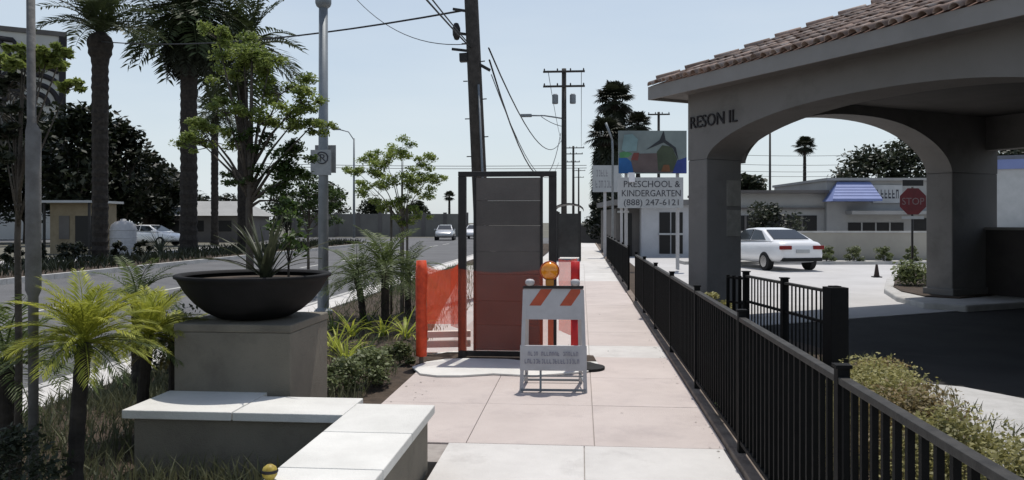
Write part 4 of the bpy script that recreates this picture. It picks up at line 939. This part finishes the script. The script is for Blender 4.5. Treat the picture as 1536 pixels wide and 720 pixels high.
def palm(name, label, base, H, r0, r1, L, n, meshes, group=None, bark=M_ptrunk, bulge=1.25, skirt=None, els=None, tiltr=12, lean=(0,0)):
    t = thing(name, label, 'palm', base, 0, group)
    NS = 54 if H > 5 else 16; QB = [0,.03,.1,.8,.87,.92,.97,1.0]; RB = [r0*1.2,r0*1.08,r0,r0+(r1-r0)*.8,r1*1.02,r1*bulge,r1*bulge*1.08,r1*.7]
    qs = [i/NS for i in range(NS+1)]
    pts = [(lean[0]*q*q + random.uniform(-.02,.02)*r0, lean[1]*q*q + random.uniform(-.02,.02)*r0, H*q - .1*(q == 0)) for q in qs]
    rs = [float(np.interp(q, QB, RB))*((1.05 if i % 2 else .95) + random.uniform(-.035,.035)) for i, q in enumerate(qs)]
    MB().tube(pts, rs, 11).build('trunk', bark, t)
    for k in range(n):
        q = k/n; me = meshes[min(len(meshes)-1, int(q*len(meshes)))]
        link('frond', me, t, (lean[0], lean[1], H - (.0 + .25*q)*r1), (0, R(random.uniform(-tiltr,tiltr)), k*2.39996+random.uniform(-.2,.2)), scale=L*random.uniform(.85,1.12))
    if skirt:
        for k in range(skirt[0]):
            q = k/skirt[0]
            link('dead_frond', skirt[1], t, (0,0,H-.2-q*skirt[2]), (0, R(random.uniform(-8,14)), k*2.39996), scale=L*skirt[3]*random.uniform(.85,1.1))
    return t
FD = [feather('frond', L_palm, 82, 40), feather('frond', L_palm, 62, 75), feather('frond', L_palm, 38, 85), feather('frond', L_palm, 10, 70), feather('frond', L_palm, -25, 45)]
DEADF = feather('dead_frond', L_dead, -62, 25)
palm('date_palm', 'thick trunked palm nearest the left edge across the street', GD(150, 32.3, -.05), 9.3, .30, .32, 2.7, 30, FD[:3], 'palms across the street', skirt=(30, DEADF, 1.2, .28), bulge=1.45)
palm('date_palm', 'tall thick palm with dense drooping crown across the street', GD(283, 42.5, -.05), 12.9, .44, .42, 3.9, 70, FD, 'palms across the street', skirt=(70, feather('dead_frond', L_palmd, -35, 45), 1.3, .62), bulge=1.15)
palm('date_palm', 'palm behind the young tree with fronds spread right', GD(364, 47, -.05), 11.4, .30, .30, 3.9, 44, FD, 'palms across the street', bulge=1.2)
palm('date_palm', 'slimmer farther palm between the two thick palms', GD(322, 58, -.05), 9.6, .26, .25, 2.6, 36, FD, 'palms across the street', bulge=1.2)
FN = [fan('frond', L_palmd, 70), fan('frond', L_palmd, 40), fan('frond', L_palmd, 10), fan('frond', L_palmd, -25)]
DF = fan('dead_frond', L_dead, -62); DFd = fan('dead_frond', L_palmd, -60)
palm('fan_palm', 'tallest dark fan palm rising behind the small grey sign', GD(922, 72), 12.6, .35, .3, 2.0, 60, FN, 'fan palms behind the signs', skirt=(60, DFd, 3.0, 1.0), bulge=1.0)
palm('fan_palm', 'shorter shaggy fan palm just left of the tallest one', GD(909, 68), 9.0, .4, .35, 1.9, 60, FN, 'fan palms behind the signs', skirt=(170, DFd, 7.4, 1.15), bulge=1.0)
palm('fan_palm', 'small round headed fan palm above the painted board', GD(957, 80), 11.4, .25, .2, 1.55, 55, FN, 'fan palms behind the signs', skirt=(26, DFd, 1.4, .8), bulge=1.0)
palm('fan_palm', 'slender lone fan palm seen through the arch', GD(1207, 110), 12.0, .28, .2, 1.75, 46, FN, None, bulge=1.0)
palm('fan_palm', 'tiny distant fan palm above the far street', GD(674, 150), 6.4, .25, .2, 1.3, 36, FN, None, bulge=1.0)
tree('dark_bush', 'dark bush mass at the foot of the shaggy palms', GD(905, 62, -.05), 3.6, 1.7, 3.4, .1, .25, 2600, L_dark, nb=12, cat='bush')
palm('date_palm', 'dark withered palm with hanging fronds at the left edge', GD(-40, 11.5), 3.7, .12, .11, 1.0, 26, [feather('frond', L_palmd, 50, 90), feather('frond', L_dead, 10, 80), feather('frond', L_dead, -35, 50)], None)
# small palms in the bed
PY = [feather('frond', L_pyg, a_, b_, 40, .34, .017, 1.0, 1.25) for a_, b_ in ((76,50),(58,55),(42,60),(28,55),(15,50))] + [feather('frond', L_pygd, 2, 40, 36, .3, .017, 1.0, 1.2)]
PYD = [feather('frond', L_pygd, 78, 60, 24, .28, .022), feather('frond', L_pygd, 55, 85, 24, .28, .022), feather('frond', L_pygd, 28, 80, 24, .28, .022), feather('frond', L_pygd, 5, 60, 24, .28, .022)]
PYO = [feather('frond', L_pyg, 62, 55, 36, .32, .018, 1.0, 1.2), feather('frond', L_pygo, 35, 60, 36, .32, .018, 1.0, 1.2), feather('frond', L_pygo, 10, 45, 36, .3, .018, 1.0, 1.2)]
def pyg(label, px, d, yc, L, n, ms, r=.045, group='small palms in the bed', lean=(0,0)):
    H = CH + (HY-yc)/F*d
    return palm('small_palm', label, GD(px, d, -.03), H+.03, r*1.1, r, L, n, ms, group, bulge=1.2, tiltr=15, lean=lean)
pyg('small palm with bright yellow green fronds next to grey pole', 112, 4.5, 512, .42, 46, PY, .04, lean=(.06,0))
pyg('small palm with yellow green fronds left of the pedestal', 212, 5.9, 502, .42, 44, PY, .04, lean=(.06,0))
pyg('small palm with browning fronds touching the pedestal side', 262, 6.2, 512, .38, 30, PYO, .045)
pyg('dull green small palm at the extreme left edge', 8, 5.0, 545, .55, 22, PYD, .05)
pyg('dark green small palm behind the bright palms at left', 205, 7.6, 450, .55, 22, PYD, .045)
pyg('taller dark green small palm before the staked young tree', 578, 12.0, 405, .82, 30, PYD, .06)
pyg('leaning dark green small palm left of the taller one', 545, 12.3, 418, .72, 26, PYD, .05, lean=(-.1,0))
pyg('dark green small palm right behind the taller one', 612, 13.6, 412, .70, 24, PYD, .05)
# strappy plants
def strap(n, L, wd, m, bend):
    out = []
    for v in range(4):
        mb = MB(); N = 7; a_ = R(78 - v*9); p = Vector((0,0,0)); pr = []
        for k in range(N+1):
            pr.append(p.copy()); a_ -= R(bend*(.5+.25*v))/N; p = p + Vector((math.cos(a_),0,math.sin(a_)))*(L/N)
        for k, q in enumerate(pr):
            hw = wd*.5*(1-(k/N)**2.2)+.0008; mb.v += [(q.x,-hw,q.z+.004),(q.x,0,q.z),(q.x,hw,q.z+.004)]
        for k in range(N):
            i = 3*k; mb.f += [(i,i+3,i+4,i+1),(i+1,i+4,i+5,i+2)]
        out.append(mb.mesh('leaf', m, True))
    return out
SY = strap(4, .5, .032, L_strap, 75); SG_ = strap(4, .5, .028, L_ydark, 70); SK = strap(4, .42, .022, L_yucca, 35)
def strap_plant(name, label, base, n, ms, sc, group=None):
    t = thing(name, label, 'plant', base, 0, group)
    for k in range(n):
        link('leaf', random.choice(ms), t, (random.uniform(-.03,.03),random.uniform(-.03,.03),0), (0,R(random.uniform(-10,14)),k*2.39996+random.uniform(-.3,.3)), scale=sc*random.uniform(.7,1.15))
    return t
for k, (px, py, s_, mm, lab) in enumerate(((505,530,1.0,SY,'yellow green strappy plant nearest the pedestal corner'),(528,505,1.05,SY,'yellow green strappy plant in the row middle behind pedestal'),(552,493,1.0,SG_,'green strappy plant under the leaning small palm'),(610,508,.95,SY,'lone yellow green strappy plant beside the orange post'),(500,500,.9,SG_,'green strappy plant half hidden by the pedestal edge'),(545,535,.8,SG_,'dull green strappy plant among the low ground cover'),(518,548,.8,SY,'small yellow green strappy plant nearest the sidewalk corner'),(575,505,.9,SY,'yellow green strappy plant under the taller small palm'))):
    strap_plant('strappy_plant', lab, G(px, py), 22, mm, s_, 'strappy plants in the bed')
yz_ = 0.879+.29
strap_plant('spiky_plant', 'dull spiky strap leaved plant growing in the black bowl', (pcx+.10, pcy-.05, yz_), 46, SK, 1.3)
tree('bowl_shrub', 'thin leafy shrub rising behind the spiky bowl plant', (pcx+.22, pcy+.1, yz_), .62, .20, .46, .010, .05, 420, L_ydark, M_trunk, nb=10, flat=.8, cat='shrub', blob=.34)
strap_plant('spiky_plant', 'small dark agave on the verge across the street', GD(240, 41, -.03), 30, SK, 3.0)
# shrubs in bed
for (px, py, h, c_, m, lab) in ((560,575,.34,.30,L_shrub,'low feathery shrub at the sidewalk edge before the net'),(520,585,.30,.28,L_shrub,'low feathery shrub right of the pedestal'),(600,545,.22,.22,L_shrub,'tiny low shrub beside the excavated dirt')):
    tree('low_shrub', lab, G(px, py), h, c_, h*.95, .01, .045, 1300, m, nb=8, group='low shrubs in the bed', cat='shrub')
for (px, dd, h, c_, lab) in ((262,8.0,.75,.45,'dark shrub behind the left rim of the bowl'),(10,4.2,.5,.4,'dark shrub in the lower left corner')):
    tree('low_shrub', lab, GD(px, dd), h, c_, h*.95, .02, .04, 1500, L_dark2, nb=9, group='dark shrubs in the bed', cat='shrub')
for k, (px, py) in enumerate(((100,402),(118,400),(175,398),(215,396),(60,405),(20,408))):
    tree('low_shrub', '%s dark shrub along the far verge' % ['third from left','third from right','second from right','rightmost','second from left','leftmost'][k], G(px, py-6, -.03), .8, .5, .75, .03, .14, 600, L_dark, nb=6, group='shrubs on the far verge', cat='shrub')
# hedge row behind the fence
hd = [(1.55,2.9,.84,.40,L_hedge,'nearest yellow green shrub behind the fence at lower right'),(1.62,3.6,.80,.44,L_hedge,'second nearest yellow green shrub behind the fence'),(1.72,4.3,.76,.46,L_hedge2,'rust tinted shrub in the middle of the row behind fence'),(1.85,5.0,.72,.48,L_hedge,'fourth yellow green shrub behind the fence'),(2.0,5.75,.66,.48,L_hedge,'yellow green shrub close to the thick end post'),(2.3,6.35,.56,.36,L_hedge2,'small rust tinted shrub beside the pale walk'),(1.5,6.5,.5,.4,L_shrub,'dull green shrub between the two black fences')]
for (x, y, h, c_, m, lab) in hd:
    tree('low_shrub', lab, (x, y, -.03), h, c_*1.1, h*.97, .012, .026, 9500, m, nb=18, group='shrubs behind the fence', cat='shrub', blob=.40, flat=.6)
tree('low_shrub', 'yellow green low shrub at the foot of arch pillar', GD(1066, 11.0), .62, .38, .5, .01, .05, 1600, L_hedge, nb=8, cat='shrub', flat=.4)
tree('low_shrub', 'pale grassy shrub on the island under the stop sign', G(1372, 428, .07), .55, .8, .5, .02, .09, 1500, L_shrub, nb=9, cat='shrub')
# ground cover blades
def blades(name, label, regions, h, wd, m):
    V = []
    for (x0,x1,y0,y1,n) in regions:
        p = np.stack([rng.uniform(x0,x1,n), rng.uniform(y0,y1,n), np.full(n,-.03)],1)
        a_ = rng.uniform(0,2*np.pi,n); hh_ = h*(.4+rng.random(n)); ln = rng.normal(size=(n,2))*.35
        sd = np.stack([np.cos(a_),np.sin(a_),np.zeros(n)],1)*wd*.5
        md = p + np.stack([ln[:,0]*hh_*.3, ln[:,1]*hh_*.3, hh_*.55],1); tp_ = p + np.stack([ln[:,0]*hh_, ln[:,1]*hh_, hh_],1)
        q = np.stack([p, md-sd, tp_, md+sd],1); V.append(q)
    o = link(name, rawquads(name, np.concatenate(V).reshape(-1,3), m)); o['label'] = label; o['kind'] = 'stuff'
blades('ground_cover', 'straggly dark grass and low growth covering the left bed', [(-4.6,-2.95,2.5,9,7000),(-2.95,-1.5,2.4,4.8,3200),(-4.6,-1.95,6.4,9.5,3000),(-4.6,-2.0,9.5,30,5000)], .17, .012, L_grass)
blades('ground_cover', 'low dry growth under the shrubs behind the fence', [(1.2,3.3,2,9.5,5000)], .14, .012, L_grass)
blades('verge_growth', 'dark rough growth on the verge across the street', [(-20.5,-16.3,10,60,6000)], .35, .06, L_dark)
# small yellow thing at the wall corner
q = GD(428, 3.72); t = thing('garden_ornament', 'small rounded yellow and dark ornament on the cap edge of the low wall', 'ornament', (-1.44, 3.60, .402))
t.scale = (.72,)*3
MB().lathe([(0,.0),(.03,.008),(.048,.035),(.05,.06),(.04,.085),(.02,.1),(0,.104)],18,(0,0,0)).build('head', mat('ornament_yellow',(.50,.40,.08),(.25,.17,.03),18,.5), t, smooth=True)
MB().lathe([(.0505,.05),(.054,.055),(.054,.065),(.0505,.07)],18,(0,0,0)).build('band', M_letter, t, smooth=True)

# scattered dry leaves on the pavement near the beds
def litter(regions):
    V = []
    for (x0, x1, y0, y1, n) in regions:
        p = np.stack([rng.uniform(x0,x1,n), rng.uniform(y0,y1,n), np.full(n,.004)],1); a_ = rng.uniform(0,2*np.pi,n); l = rng.uniform(.008,.018,n)[:,None]
        d_ = np.stack([np.cos(a_),np.sin(a_),np.zeros(n)],1); e_ = np.stack([-np.sin(a_),np.cos(a_),np.zeros(n)],1)*.35; up_ = np.array([0,0,1.])
        V.append(np.stack([p-d_*l, p+e_*l+up_*l*.25, p+d_*l+up_*l*.15, p-e_*l],1))
    o = link('leaf_litter', rawquads('leaf_litter', np.concatenate(V).reshape(-1,3), L_dead)); o['label'] = 'scattered dry leaf litter on the sidewalk edges'; o['kind'] = 'stuff'
litter([(-1.72,-1.45,5.5,9,40),(.9,1.01,3,12,50),(-1.7,.9,3,14,10),(-1.7,-1.4,9.8,20,30)])
